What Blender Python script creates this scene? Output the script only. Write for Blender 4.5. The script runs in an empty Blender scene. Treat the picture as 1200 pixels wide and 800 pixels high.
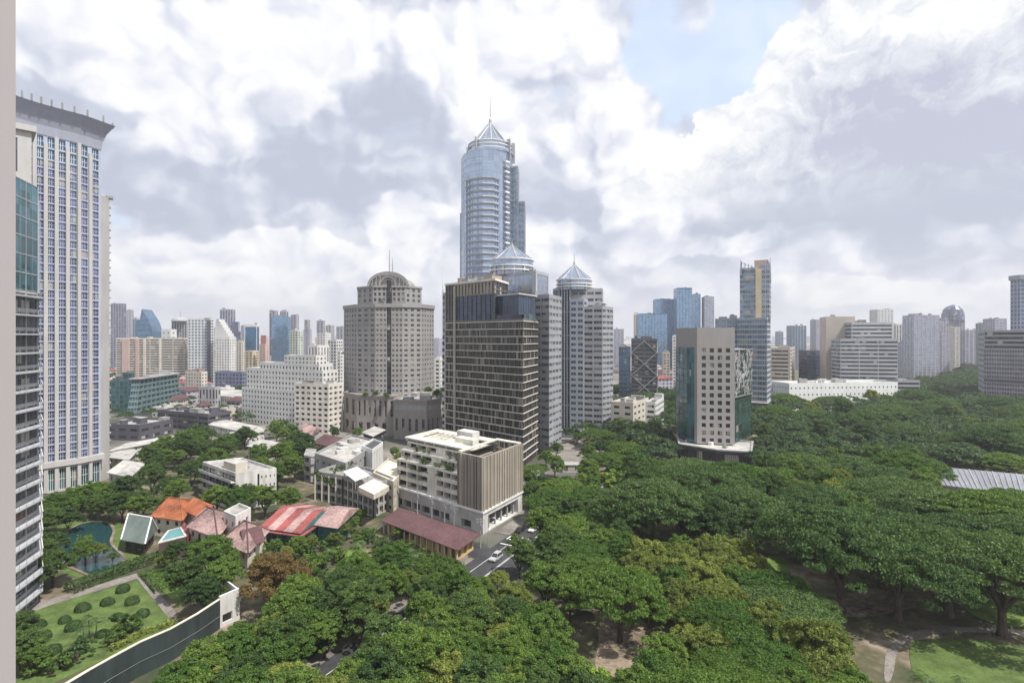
import bpy, math, random
import numpy as np
from mathutils import Matrix, Vector
R = math.radians
random.seed(7)
scene = bpy.context.scene
COL = scene.collection
H = 60.0; F = 640.0; CX = 600.0; HY = 395.0      # eye height above the street, focal length and principal point of the 1200 px frame

# ------------------------------------------------------------------ measuring helpers
def U(px, py, z=0.0):
    D = (H - z) * F / (py - HY)
    return ((px - CX) / F * D, D)
def Q(px, D): return ((px - CX) / F * D, D)
def ZT(py, D): return H + (HY - py) * D / F
def PX(x, y, z=0): return (CX + F * x / y, HY + F * (H - z) / y)
def cbox(x0, xm, x1, D, th, depth=None):
    t = R(th); c, s = math.cos(t), math.sin(t)
    k0 = (x0 - CX) / F; k1 = (x1 - CX) / F; b = Q(xm, D)
    T = (b[0] - k0 * D) / (c + k0 * s)
    S = (k1 * D - b[0]) / (s - k1 * c) if depth is None else depth
    S = max(6.0, min(S, 90.0)) if S > 0 else 25.0
    a = (b[0] - T * c, b[1] + T * s); d = (b[0] + S * s, b[1] + S * c)
    return [a, b, d, (a[0] + d[0] - b[0], a[1] + d[1] - b[1])]
def para(a, b, c): return [a, b, c, (a[0] + c[0] - b[0], a[1] + c[1] - b[1])]
def lerp(a, b, t): return tuple(x + (y - x) * t for x, y in zip(a, b))
def area(p): return .5 * sum(p[i][0] * p[(i + 1) % len(p)][1] - p[(i + 1) % len(p)][0] * p[i][1] for i in range(len(p)))
def ccw(p): return list(p) if area(p) > 0 else list(p)[::-1]
def inset(p, d):
    n = len(p); out = []
    for i in range(n):
        a, b, c = p[i - 1], p[i], p[(i + 1) % n]
        def nrm(u, v):
            dx, dy = v[0] - u[0], v[1] - u[1]; L = math.hypot(dx, dy) or 1; return (-dy / L, dx / L)
        n1, n2 = nrm(a, b), nrm(b, c)
        k = 1 + n1[0] * n2[0] + n1[1] * n2[1]; k = max(k, .35)
        out.append((b[0] + d * (n1[0] + n2[0]) / k, b[1] + d * (n1[1] + n2[1]) / k))
    return out
def inside(p, poly):
    x, y = p; r = False; n = len(poly)
    for i in range(n):
        x1, y1 = poly[i]; x2, y2 = poly[(i + 1) % n]
        if (y1 > y) != (y2 > y) and x < (x2 - x1) * (y - y1) / (y2 - y1) + x1: r = not r
    return r
def pdist(p, poly):
    if inside(p, poly): return 0
    m = 1e9; n = len(poly)
    for i in range(n):
        a, b = poly[i], poly[(i + 1) % n]
        dx, dy = b[0] - a[0], b[1] - a[1]; L = dx * dx + dy * dy or 1
        t = max(0, min(1, ((p[0] - a[0]) * dx + (p[1] - a[1]) * dy) / L))
        m = min(m, math.hypot(p[0] - a[0] - t * dx, p[1] - a[1] - t * dy))
    return m
FOOT = []            # ground taken by buildings
CLEAR = []           # ground kept free of trees (lawns, roads, water)
ORD = 'first second third fourth fifth sixth seventh eighth ninth tenth eleventh twelfth thirteenth fourteenth fifteenth sixteenth seventeenth eighteenth nineteenth twentieth'.split()
def ordw(i):
    if i < 20: return ORD[i]
    tens = ['', '', 'twenty', 'thirty', 'forty', 'fifty', 'sixty'][(i + 1) // 10]
    u = (i + 1) % 10
    return {'twenty': 'twentieth', 'thirty': 'thirtieth', 'forty': 'fortieth', 'fifty': 'fiftieth', 'sixty': 'sixtieth'}[tens] if u == 0 else tens + '-' + ORD[u - 1]

# ------------------------------------------------------------------ materials
def nodes(m):
    m.use_nodes = True; nt = m.node_tree; nt.nodes.clear()
    return nt, nt.nodes.new, nt.links.new
MATS = {}
def mat(name, col, rough=.8, var=.18, scale=.25, metal=0., streak=True, spec=.3):
    if name in MATS: return MATS[name]
    m = bpy.data.materials.new(name); nt, N, L = nodes(m)
    o = N('ShaderNodeOutputMaterial'); b = N('ShaderNodeBsdfPrincipled'); L(b.outputs[0], o.inputs[0])
    b.inputs['Roughness'].default_value = rough; b.inputs['Metallic'].default_value = metal
    b.inputs['Specular IOR Level'].default_value = spec
    g = N('ShaderNodeNewGeometry'); mp = N('ShaderNodeMapping'); L(g.outputs['Position'], mp.inputs[0])
    mp.inputs['Scale'].default_value = (scale * 3, scale * 3, scale * (.35 if streak else 3))
    n = N('ShaderNodeTexNoise'); L(mp.outputs[0], n.inputs['Vector']); n.inputs['Scale'].default_value = 1; n.inputs['Detail'].default_value = 5
    n.inputs['Roughness'].default_value = .65
    n2 = N('ShaderNodeTexNoise'); L(g.outputs['Position'], n2.inputs['Vector']); n2.inputs['Scale'].default_value = scale * .35; n2.inputs['Detail'].default_value = 3
    a = N('ShaderNodeMath'); a.operation = 'ADD'; L(n.outputs[0], a.inputs[0]); L(n2.outputs[0], a.inputs[1])
    r = N('ShaderNodeMapRange'); L(a.outputs[0], r.inputs[0]); r.inputs[1].default_value = .7; r.inputs[2].default_value = 1.3
    r.inputs[3].default_value = 1 - var * 1.3; r.inputs[4].default_value = 1 + var * .6
    v = N('ShaderNodeVectorMath'); v.operation = 'SCALE'; v.inputs[0].default_value = col; L(r.outputs[0], v.inputs['Scale'])
    L(v.outputs[0], b.inputs['Base Color'])
    MATS[name] = m; return m
def glass(name, col, metal=0., rough=.08, cell=(3.1, 3.1, 3.4), blinds=.12, blind=(.42, .4, .36), spec=.6, spread=.9):
    if name in MATS: return MATS[name]
    m = bpy.data.materials.new(name); nt, N, L = nodes(m)
    o = N('ShaderNodeOutputMaterial'); b = N('ShaderNodeBsdfPrincipled'); L(b.outputs[0], o.inputs[0])
    b.inputs['Metallic'].default_value = metal; b.inputs['Specular IOR Level'].default_value = spec
    g = N('ShaderNodeNewGeometry'); s = N('ShaderNodeVectorMath'); s.operation = 'SNAP'; L(g.outputs['Position'], s.inputs[0]); s.inputs[1].default_value = cell
    w = N('ShaderNodeTexWhiteNoise'); L(s.outputs[0], w.inputs[0])
    r = N('ShaderNodeMapRange'); L(w.outputs['Value'], r.inputs[0]); r.inputs[3].default_value = 1 - spread * .5; r.inputs[4].default_value = 1 + spread * .5
    v = N('ShaderNodeVectorMath'); v.operation = 'SCALE'; v.inputs[0].default_value = col; L(r.outputs[0], v.inputs['Scale'])
    sep = N('ShaderNodeSeparateColor'); L(w.outputs['Color'], sep.inputs[0])
    c = N('ShaderNodeMath'); c.operation = 'LESS_THAN'; L(sep.outputs[1], c.inputs[0]); c.inputs[1].default_value = blinds
    mx = N('ShaderNodeMix'); mx.data_type = 'RGBA'; L(c.outputs[0], mx.inputs[0]); L(v.outputs[0], mx.inputs[6]); mx.inputs[7].default_value = (*blind, 1)
    L(mx.outputs[2], b.inputs['Base Color'])
    rr = N('ShaderNodeMapRange'); L(sep.outputs[2], rr.inputs[0]); rr.inputs[3].default_value = rough; rr.inputs[4].default_value = rough + .12
    L(rr.outputs[0], b.inputs['Roughness'])
    # panes are never perfectly flat
    nz = N('ShaderNodeTexNoise'); L(g.outputs['Position'], nz.inputs['Vector']); nz.inputs['Scale'].default_value = .25; nz.inputs['Detail'].default_value = 1
    bp = N('ShaderNodeBump'); bp.inputs['Strength'].default_value = .25; bp.inputs['Distance'].default_value = .25; L(nz.outputs[0], bp.inputs['Height']); L(bp.outputs[0], b.inputs['Normal'])
    MATS[name] = m; return m
def leafmat(name, a, b_, ttint=1.0, lump=.35, rnd=.5):
    m = bpy.data.materials.new(name); nt, N, L = nodes(m)
    o = N('ShaderNodeOutputMaterial')
    tc = N('ShaderNodeTexCoord'); oi = N('ShaderNodeObjectInfo')
    n = N('ShaderNodeTexNoise'); L(tc.outputs['Object'], n.inputs['Vector']); n.inputs['Scale'].default_value = lump; n.inputs['Detail'].default_value = 4
    ad = N('ShaderNodeMath'); ad.operation = 'MULTIPLY_ADD'; L(oi.outputs['Random'], ad.inputs[0]); ad.inputs[1].default_value = rnd; L(n.outputs[0], ad.inputs[2])
    r = N('ShaderNodeMapRange'); L(ad.outputs[0], r.inputs[0]); r.inputs[1].default_value = .35; r.inputs[2].default_value = .7 + rnd
    mx = N('ShaderNodeMix'); mx.data_type = 'RGBA'; L(r.outputs[0], mx.inputs[0]); mx.inputs[6].default_value = (*a, 1); mx.inputs[7].default_value = (*b_, 1)
    w = N('ShaderNodeTexWhiteNoise'); s = N('ShaderNodeVectorMath'); s.operation = 'SNAP'; s.inputs[1].default_value = (.5, .5, .5); L(tc.outputs['Object'], s.inputs[0]); L(s.outputs[0], w.inputs[0])
    rr = N('ShaderNodeMapRange'); L(w.outputs[0], rr.inputs[0]); rr.inputs[3].default_value = .68; rr.inputs[4].default_value = 1.4
    v = N('ShaderNodeVectorMath'); v.operation = 'SCALE'; L(mx.outputs[2], v.inputs[0]); L(rr.outputs[0], v.inputs['Scale'])
    d = N('ShaderNodeBsdfPrincipled'); L(v.outputs[0], d.inputs['Base Color']); d.inputs['Roughness'].default_value = .55; d.inputs['Specular IOR Level'].default_value = .25
    t = N('ShaderNodeBsdfTranslucent'); v2 = N('ShaderNodeVectorMath'); v2.operation = 'MULTIPLY'; L(v.outputs[0], v2.inputs[0]); v2.inputs[1].default_value = (1.3 * ttint, 1.5 * ttint, .6 * ttint); L(v2.outputs[0], t.inputs[0])
    ms = N('ShaderNodeMixShader'); ms.inputs[0].default_value = .28; L(d.outputs[0], ms.inputs[1]); L(t.outputs[0], ms.inputs[2]); L(ms.outputs[0], o.inputs[0])
    MATS[name] = m; return m

# ------------------------------------------------------------------ mesh builder
class MB:
    def __init__(s): s.v = []; s.f = []; s.m = []; s.mats = []
    def mi(s, m):
        if m not in s.mats: s.mats.append(m)
        return s.mats.index(m)
    def quad(s, a, b, c, d, m):
        n = len(s.v); s.v += [a, b, c, d]; s.f.append((n, n + 1, n + 2, n + 3)); s.m.append(s.mi(m))
    def poly(s, pts, m):
        n = len(s.v); s.v += list(pts); s.f.append(tuple(range(n, n + len(pts)))); s.m.append(s.mi(m))
    def prism(s, p, z0, z1, m, top=None, bottom=True, p2=None):
        p = list(p); q = list(p2) if p2 else p
        if area(p) < 0: p = p[::-1]; q = q[::-1]
        n = len(p)
        for i in range(n):
            j = (i + 1) % n
            s.quad((*p[i], z0), (*p[j], z0), (*q[j], z1), (*q[i], z1), m)
        s.poly([(*a, z1) for a in q], top or m)
        if bottom: s.poly([(*a, z0) for a in p[::-1]], m)
    def box(s, c, sx, sy, z0, z1, m, ang=0, top=None):
        ca, sa = math.cos(ang), math.sin(ang)
        p = [(c[0] + x * sx / 2 * ca - y * sy / 2 * sa, c[1] + x * sx / 2 * sa + y * sy / 2 * ca) for x, y in ((-1, -1), (1, -1), (1, 1), (-1, 1))]
        s.prism(p, z0, z1, m, top)
    def bar(s, a, b, w, m, h=None):        # a bar from a to b, w wide, h high
        a, b = Vector(a), Vector(b); d = b - a; h = h or w
        if d.length < 1e-4: return
        d.normalize(); up = Vector((0, 0, 1)) if abs(d.z) < .95 else Vector((1, 0, 0))
        x = d.cross(up).normalized() * w / 2; y = x.cross(d).normalized() * h / 2
        A = [a - x - y, a + x - y, a + x + y, a - x + y]; B = [p + (b - a) for p in A]
        A = [tuple(p) for p in A]; B = [tuple(p) for p in B]
        for i in range(4): j = (i + 1) % 4; s.quad(A[i], A[j], B[j], B[i], m)
        s.poly(A[::-1], m); s.poly(B, m)
    def tube(s, pts, rad, m, n=7):
        rings = []
        for i, p in enumerate(pts):
            p = Vector(p); d = (Vector(pts[min(i + 1, len(pts) - 1)]) - Vector(pts[max(i - 1, 0)])).normalized()
            up = Vector((0, 0, 1)) if abs(d.z) < .9 else Vector((1, 0, 0)); x = d.cross(up).normalized(); y = d.cross(x)
            rings.append([tuple(p + (x * math.cos(k * 2 * math.pi / n) + y * math.sin(k * 2 * math.pi / n)) * rad[i]) for k in range(n)])
        for i in range(len(rings) - 1):
            for k in range(n):
                j = (k + 1) % n; s.quad(rings[i][j], rings[i][k], rings[i + 1][k], rings[i + 1][j], m)
        s.poly(rings[-1], m)
    def lathe(s, c, prof, m, n=24, a0=0, a1=2 * math.pi):
        full = abs(a1 - a0 - 2 * math.pi) < 1e-6; k = n if full else n + 1
        ring = [[(c[0] + r * math.cos(a0 + (a1 - a0) * i / n), c[1] + r * math.sin(a0 + (a1 - a0) * i / n), z) for i in range(k)] for r, z in prof]
        for q in range(len(prof) - 1):
            for i in range(n):
                j = (i + 1) % k; s.quad(ring[q][i], ring[q][j], ring[q + 1][j], ring[q + 1][i], m)
    def mesh(s, name, off=(0, 0, 0), smooth=False):
        me = bpy.data.meshes.new(name)
        ox, oy, oz = off
        me.from_pydata([(a - ox, b - oy, c - oz) for a, b, c in s.v], [], s.f)
        for m in s.mats: me.materials.append(m)
        me.polygons.foreach_set('material_index', s.m)
        if smooth: me.polygons.foreach_set('use_smooth', [True] * len(s.f))
        me.update(); return me
    def build(s, name, parent=None, smooth=False, off=None, loc=None):
        if not s.f: return None
        o = parent_off(parent) if off is None else off
        me = s.mesh(name, o, smooth); ob = bpy.data.objects.new(name, me); COL.objects.link(ob)
        if parent is not None: ob.parent = parent
        else: ob.location = o
        return ob
def parent_off(p):
    x = Vector((0, 0, 0))
    while p is not None: x += p.location; p = p.parent
    return tuple(x)
def tag(o, label=None, cat=None, group=None, kind=None):
    if label: o['label'] = label
    if cat: o['category'] = cat
    if group: o['group'] = group
    if kind: o['kind'] = kind
    return o
def empty(name, loc, label, cat, group=None, rz=0):
    o = bpy.data.objects.new(name, None); COL.objects.link(o); o.location = loc; o.rotation_euler = (0, 0, rz); o.empty_display_size = .5
    return tag(o, label, cat, group)

# ------------------------------------------------------------------ building class
class Bld:
    def __init__(s, name, label, cat, c, group=None, foot=None):
        s.root = empty(name, (c[0], c[1], 0), label, cat, group); s.wall = {}; s.wins = []; s.simple = False
    def part(s, name):
        if name not in s.wall: s.wall[name] = MB()
        return s.wall[name]
    def vis(s, p0, p1):
        nx, ny = p1[1] - p0[1], -(p1[0] - p0[0]); mx, my = (p0[0] + p1[0]) / 2, (p0[1] + p1[1]) / 2
        return nx * -mx + ny * -my > 0
    def facade(s, p0, p1, z0, z1, nx, nz, wf, hf, wall, glass, rec=.3, mull=(0, 0), mm=None, mx=0., mt=0., mb=0., part='wall', name='window', skip=None, q0=None, q1=None, force=False):
        w = s.part(part)
        q0 = q0 or p0; q1 = q1 or p1               # upper edge may lean
        L = math.hypot(p1[0] - p0[0], p1[1] - p0[1]); ux, uy = (p1[0] - p0[0]) / L, (p1[1] - p0[1]) / L; nX, nY = uy, -ux
        lean = (q0 != p0) or (q1 != p1)
        def P(u, z, d=0):
            t = (z - z0) / (z1 - z0) if lean else 0
            a = u / L
            x = (p0[0] * (1 - a) + p1[0] * a) * (1 - t) + (q0[0] * (1 - a) + q1[0] * a) * t
            y = (p0[1] * (1 - a) + p1[1] * a) * (1 - t) + (q0[1] * (1 - a) + q1[1] * a) * t
            return (x - nX * d, y - nY * d, z)
        def wq(u0, u1, a, b):
            if u1 - u0 > .001 and b - a > .001: w.quad(P(u0, a), P(u1, a), P(u1, b), P(u0, b), wall)
        if (not s.vis(p0, p1) and not force) or nx < 1:
            wq(0, L, z0, z1); return
        cw = (L - 2 * mx) / nx; ch = (z1 - z0 - mt - mb) / nz; ww = cw * wf; wh = ch * hf; side = (cw - ww) / 2
        edges = [0] + [e for i in range(nx) for e in (mx + i * cw + side, mx + (i + 1) * cw - side)] + [L]
        for i in range(nx + 1): wq(edges[2 * i], edges[2 * i + 1], z0, z1)
        ang = math.atan2(uy, ux)
        for i in range(nx):
            u0, u1 = edges[2 * i + 1], edges[2 * i + 2]; zc = z0
            for k in range(nz):
                b = z0 + mb + k * ch + (ch - wh) * .45; t = b + wh
                if skip and skip(i, k): continue
                wq(u0, u1, zc, b); zc = t
                for (A, B, C, D_) in (((u0, b), (u1, b), (u1, b), (u0, b)), ((u0, t), (u0, b), (u0, b), (u0, t)), ((u1, b), (u1, t), (u1, t), (u1, b)), ((u1, t), (u0, t), (u0, t), (u1, t))):
                    w.quad(P(*A), P(*B), P(*C, rec), P(*D_, rec), wall)
                if s.simple: w.quad(P(u0, b, rec), P(u1, b, rec), P(u1, t, rec), P(u0, t, rec), glass)
                else:
                    o = P(u0, b, rec)
                    s.wins.append((o, ang, u1 - u0, t - b, glass, mull, mm, name, [P(u0, b, rec), P(u1, b, rec), P(u1, t, rec), P(u0, t, rec)], (nX, nY), lean))
            wq(u0, u1, zc, z1)
    def block(s, pts, z0, z1, bay, floor, wf, hf, wall, glass, roof=None, parapet=.9, cap=True, only=None, **k):
        pts = ccw(pts); n = len(pts)
        for i in range(n):
            a, b = pts[i], pts[(i + 1) % n]; L = math.hypot(a[0] - b[0], a[1] - b[1])
            nx = max(1, round(L / bay)) if bay > 0 else 1
            if bay < 0 or (bay > 0 and L < bay * .6 and bay < 14): nx = 0
            if only and i not in only: nx = 0
            s.facade(a, b, z0, z1, nx, max(1, round((z1 - z0) / floor)), wf, hf, wall, glass, **k)
        if cap:
            s.part('roof').poly([(*p, z1) for p in pts], roof or wall)
            if parapet: s.parapet(pts, z1, parapet, wall)
        return pts
    def parapet(s, pts, z, h, m, t=.35, out=0., part='parapet'):
        pts = ccw(pts); w = s.part(part); o = inset(pts, -out) if out else pts; i_ = inset(pts, t); n = len(pts)
        for a in range(n):
            b = (a + 1) % n
            w.quad((*o[a], z), (*o[b], z), (*o[b], z + h), (*o[a], z + h), m)
            w.quad((*o[a], z + h), (*o[b], z + h), (*i_[b], z + h), (*i_[a], z + h), m)
            w.quad((*i_[a], z + h), (*i_[b], z + h), (*i_[b], z), (*i_[a], z), m)
            if out: w.quad((*i_[a], z), (*i_[b], z), (*o[b], z), (*o[a], z), m)
    def units(s, pts, z, n, seed, m, m2=None, hmax=3.5, name='rooftop_unit', smax=7):
        rg = random.Random(seed); pts = ccw(pts); c = (sum(p[0] for p in pts) / len(pts), sum(p[1] for p in pts) / len(pts))
        a = math.atan2(pts[1][1] - pts[0][1], pts[1][0] - pts[0][0]); used = []; tries = 0
        while len(used) < n and tries < 200:
            tries += 1
            i = rg.randrange(len(pts)); t = rg.uniform(.1, .75); q = lerp(lerp(c, pts[i], t), lerp(c, pts[(i + 1) % len(pts)], t), rg.random())
            sx, sy = rg.uniform(1.5, smax), rg.uniform(1.5, smax * .7); r = math.hypot(sx, sy) / 2
            if any(math.hypot(q[0] - u[0], q[1] - u[1]) < r + u[2] for u in used): continue
            if not inside(q, inset(pts, r * .9 + .3)): continue
            used.append((q[0], q[1], r)); b = MB(); h = rg.uniform(1, hmax)
            b.box(q, sx, sy, z + .003, z + h, m if rg.random() < .6 else (m2 or m), a)
            if h > 2: b.box(q, sx + .3, sy + .3, z + h + .003, z + h + .2, m2 or m, a)
            b.build(name, s.root)
    def finish(s, foot=None, cap=100):
        off = tuple(s.root.location)
        for k, w in s.wall.items(): w.build(k, s.root)
        if s.wins:
            def score(w):
                c = [(w[8][0][i] + w[8][2][i]) / 2 for i in range(3)]; d = math.sqrt(c[0] ** 2 + c[1] ** 2 + (c[2] - H) ** 2)
                x, y = PX(c[0], max(c[1], 1), c[2]); cs = abs(w[9][0] * c[0] + w[9][1] * c[1]) / d
                ok = 1 if 15 < x < 1200 and 0 < y < 800 and c[1] > 5 else 0
                return -(w[2] * w[3] * cs / d / d) * ok
            s.wins.sort(key=score); cache = {}
            for w in s.wins[:cap]:
                o, ang, W, Hh, g, mu, mm, nm, qd, nn, lean = w
                if lean:
                    b = MB(); pane(b, qd, g, mu, mm, nn); b.build(nm, s.root); continue
                key = (round(W, 2), round(Hh, 2), g.name, mu, nm)
                if key not in cache:
                    b = MB(); pane(b, [(0, 0, 0), (W, 0, 0), (W, 0, Hh), (0, 0, Hh)], g, mu, mm, (0, -1)); cache[key] = b.mesh(nm)
                ob = bpy.data.objects.new(nm, cache[key]); COL.objects.link(ob); ob.parent = s.root
                ob.location = (o[0] - off[0], o[1] - off[1], o[2]); ob.rotation_euler = (0, 0, ang)
            if len(s.wins) > cap:
                b = MB()
                for w in s.wins[cap:]: pane(b, w[8], w[4], w[5], w[6], w[9])
                ob = b.build(s.wins[cap][7], s.root); ob['kind'] = 'stuff'
        if foot: FOOT.append(foot)
        return s.root
def pane(b, q, g, mu, mm, n):
    b.quad(*q, g); mm = mm or g
    A, B, C, D_ = [Vector(x) for x in q]; N_ = Vector((n[0], n[1], 0)) * .07; t = .07
    def strip(a0, a1, b0, b1): b.quad(tuple(a0 + N_), tuple(a1 + N_), tuple(b1 + N_), tuple(b0 + N_), mm)
    ux = (B - A).normalized() * t; uz = (D_ - A).normalized() * t
    for k in range(1, mu[0] + 1):
        f = k / (mu[0] + 1); lo = A.lerp(B, f); hi = D_.lerp(C, f); strip(lo - ux, lo + ux, hi - ux, hi + ux)
    for k in range(1, mu[1] + 1):
        f = k / (mu[1] + 1); lo = A.lerp(D_, f); hi = B.lerp(C, f); N0 = N_; N_ = N_ * 1.15; strip(lo - uz, hi - uz, lo + uz, hi + uz); N_ = N0
def cen(p): return (sum(a[0] for a in p) / len(p), sum(a[1] for a in p) / len(p))
# ------------------------------------------------------------------ materials of the place
concW = mat('white_painted_concrete', (.60, .59, .57), var=.34)
concC = mat('cream_render', (.6, .55, .46), var=.2)
concG = mat('grey_concrete', (.34, .34, .34), var=.25)
concB = mat('beige_stone', (.47, .43, .39), var=.16)
stoneP = mat('pinkish_grey_stone', (.38, .34, .32), var=.16)
stoneL = mat('pale_grey_stone', (.42, .41, .40), var=.14)
brown = mat('brown_grey_panel', (.30, .265, .22), var=.2)
darkc = mat('dark_cladding_and_void_shade', (.07, .075, .085), var=.25)  # real cladding, and the painted shade closing open bays
roofG = mat('grey_flat_roof', (.33, .32, .31), var=.45, scale=.12, streak=False)
roofW = mat('pale_flat_roof', (.43, .42, .40), var=.5, scale=.12, streak=False)
roofR = mat('red_roof_sheet', (.30, .085, .08), var=.5, scale=.5, streak=False)
roofP = mat('pink_faded_roof', (.40, .27, .255), var=.55, scale=.5, streak=False)
roofM = mat('maroon_roof', (.115, .06, .065), var=.35, scale=.35, streak=False)
roofO = mat('orange_tile_roof', (.36, .12, .055), var=.5, scale=.5, streak=False)
metalW = mat('white_metal', (.75, .75, .74), .5, var=.1)
metalG = mat('grey_metal', (.42, .43, .45), .4, var=.15, metal=.5)
metalD = mat('dark_metal', (.05, .05, .055), .5, var=.1)
tealP = mat('teal_paint', (.05, .17, .17), var=.3)
asph = mat('asphalt', (.055, .055, .06), .85, var=.4, scale=.3, streak=False)
pave = mat('paving', (.24, .22, .2), .9, var=.4, scale=.4, streak=False)
paintW = mat('road_paint', (.7, .7, .68), .8, var=.25, scale=1.2, streak=False)
barkM = mat('bark', (.09, .07, .055), .95, var=.5, scale=1.5)
earth = mat('bare_earth', (.25, .2, .15), .95, var=.6, scale=.25, streak=False)
grassM = mat('lawn_grass', (.10, .15, .04), .95, var=.45, scale=.9, streak=False)
grassB = mat('bright_lawn_grass', (.13, .20, .045), .95, var=.4, scale=.9, streak=False)
gDark = glass('dark_glass', (.035, .04, .048), blinds=.1)
gWarm = glass('warm_dark_glass', (.028, .026, .026), blinds=.07, blind=(.22, .2, .17), cell=(1.3, 1.3, 3.55))
gBlue = glass('blue_glass', (.24, .37, .52), metal=.75, rough=.12, blinds=.0, spread=.35)
gBlueD = glass('deep_blue_glass', (.09, .19, .31), metal=.7, rough=.12, blinds=.02, spread=.5)
gTeal = glass('teal_glass', (.06, .16, .19), metal=.5, rough=.1, blinds=.03)
gPale = glass('pale_blue_glass', (.36, .42, .52), metal=.7, rough=.18, blinds=.03, spread=.35)
gSky = glass('sky_glass', (.42, .48, .58), metal=.85, rough=.1, blinds=.0, spread=.2)
gPurp = glass('purple_grey_glass', (.13, .14, .22), metal=.45, rough=.15, blinds=.05)
gGrn = glass('green_glass', (.045, .11, .09), metal=.4, rough=.1, blinds=.03)
gWin = glass('window_glass', (.06, .065, .075), blinds=.22, blind=(.3, .29, .27))

# ------------------------------------------------------------------ ground
def sheet(name, pts, m, z, kind='structure', lab=None):
    b = MB(); p = ccw(pts); b.poly([(*a, z) for a in p], m); o = b.build(name); o['kind'] = kind
    return o
def smoothpoly(p, it=3):
    for _ in range(it): p = [q for i in range(len(p)) for q in (lerp(p[i], p[(i + 1) % len(p)], .25), lerp(p[i], p[(i + 1) % len(p)], .75))]
    return p
def Gp(l, z=0): return [U(x, y, z) for x, y in l]
gm = bpy.data.materials.new('city_ground'); nt, N, L = nodes(gm)
o_ = N('ShaderNodeOutputMaterial'); b_ = N('ShaderNodeBsdfPrincipled'); L(b_.outputs[0], o_.inputs[0]); b_.inputs['Roughness'].default_value = .95
g_ = N('ShaderNodeNewGeometry'); n_ = N('ShaderNodeTexNoise'); L(g_.outputs['Position'], n_.inputs['Vector']); n_.inputs['Scale'].default_value = .02; n_.inputs['Detail'].default_value = 8
cr = N('ShaderNodeValToRGB'); L(n_.outputs[0], cr.inputs[0]); e = cr.color_ramp.elements
e[0].position = .4; e[0].color = (.05, .06, .035, 1); e[1].position = .62; e[1].color = (.26, .24, .22, 1); e.new(.5).color = (.12, .115, .1, 1)
L(cr.outputs[0], b_.inputs['Base Color'])
b = MB(); b.lathe((0, 0), [(5000, 0), (2500, 0), (600, 0), (60, 0), (.01, 0)], gm, 64)
o = b.build('ground'); o['kind'] = 'structure'
# park floor: leaf litter, bare earth and thin grass
pm = bpy.data.materials.new('park_floor'); nt, N, L = nodes(pm)
o_ = N('ShaderNodeOutputMaterial'); b_ = N('ShaderNodeBsdfPrincipled'); L(b_.outputs[0], o_.inputs[0]); b_.inputs['Roughness'].default_value = .95
g_ = N('ShaderNodeNewGeometry'); n_ = N('ShaderNodeTexNoise'); L(g_.outputs['Position'], n_.inputs['Vector']); n_.inputs['Scale'].default_value = .09; n_.inputs['Detail'].default_value = 9; n_.inputs['Roughness'].default_value = .65
cr = N('ShaderNodeValToRGB'); L(n_.outputs[0], cr.inputs[0]); e = cr.color_ramp.elements
e[0].position = .38; e[0].color = (.035, .05, .02, 1); e[1].position = .68; e[1].color = (.3, .25, .2, 1); e.new(.5).color = (.09, .085, .045, 1); e.new(.57).color = (.16, .13, .09, 1)
L(cr.outputs[0], b_.inputs['Base Color'])
sheet('park_ground', [(8, 40), (60, 40), (700, 260), (1700, 900), (1600, 1500), (620, 1500), (200, 560), (60, 330), (14, 200), (-14, 95)], pm, .05)
sheet('garden_ground', [(-140, 60), (-10, 60), (-20, 105), (-12, 150), (-60, 240), (-190, 330), (-230, 200)], pm, .045)
# road beside the white and brown building
RD = Vector((.464, .886)); RN = Vector((.886, -.464))           # along / across
def RP(s, t): v = RD * s + RN * t; return (v.x, v.y)            # s metres along, t metres across
def rstrip(name, s0, s1, t0, t1, m, z, parent=None):
    b = MB(); b.poly([(*RP(s0, t0), z), (*RP(s0, t1), z), (*RP(s1, t1), z), (*RP(s1, t0), z)], m)
    o = b.build(name, parent); 
    if parent is None: o['kind'] = 'structure'
    return o
rd = rstrip('road', 60, 330, -77.5, -61.5, asph, .09)
rstrip('median_line', 60, 300, -69.75, -69.6, paintW, .10); rstrip('median_line', 60, 300, -69.4, -69.25, paintW, .10)
rstrip('edge_line', 60, 138, -74.3, -74.15, paintW, .10); rstrip('edge_line', 146, 300, -62.6, -62.45, paintW, .10)
b = MB()
for i in range(12):
    for t in (-65.9,): b.poly([(*RP(150 + i * 9, t), .10), (*RP(150 + i * 9, t + .14), .10), (*RP(153.5 + i * 9, t + .14), .10), (*RP(153.5 + i * 9, t), .10)], paintW)
o = b.build('lane_marking'); o['kind'] = 'structure'
def crossing(s0, t0, n, name='zebra_crossing'):
    b = MB()
    for k in range(n):
        t = t0 + k * .95; b.poly([(*RP(s0, t), .104), (*RP(s0, t + .5), .104), (*RP(s0 + 3.4, t + .5), .104), (*RP(s0 + 3.4, t), .104)], paintW)
    o = b.build(name); o['kind'] = 'structure'
crossing(143.0, -76.9, 8); crossing(136.5, -68.7, 7)
rstrip('stop_line', 139.0, 139.5, -76.8, -70.0, paintW, .104); rstrip('stop_line', 143.5, 144, -68.9, -62, paintW, .104)
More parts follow.
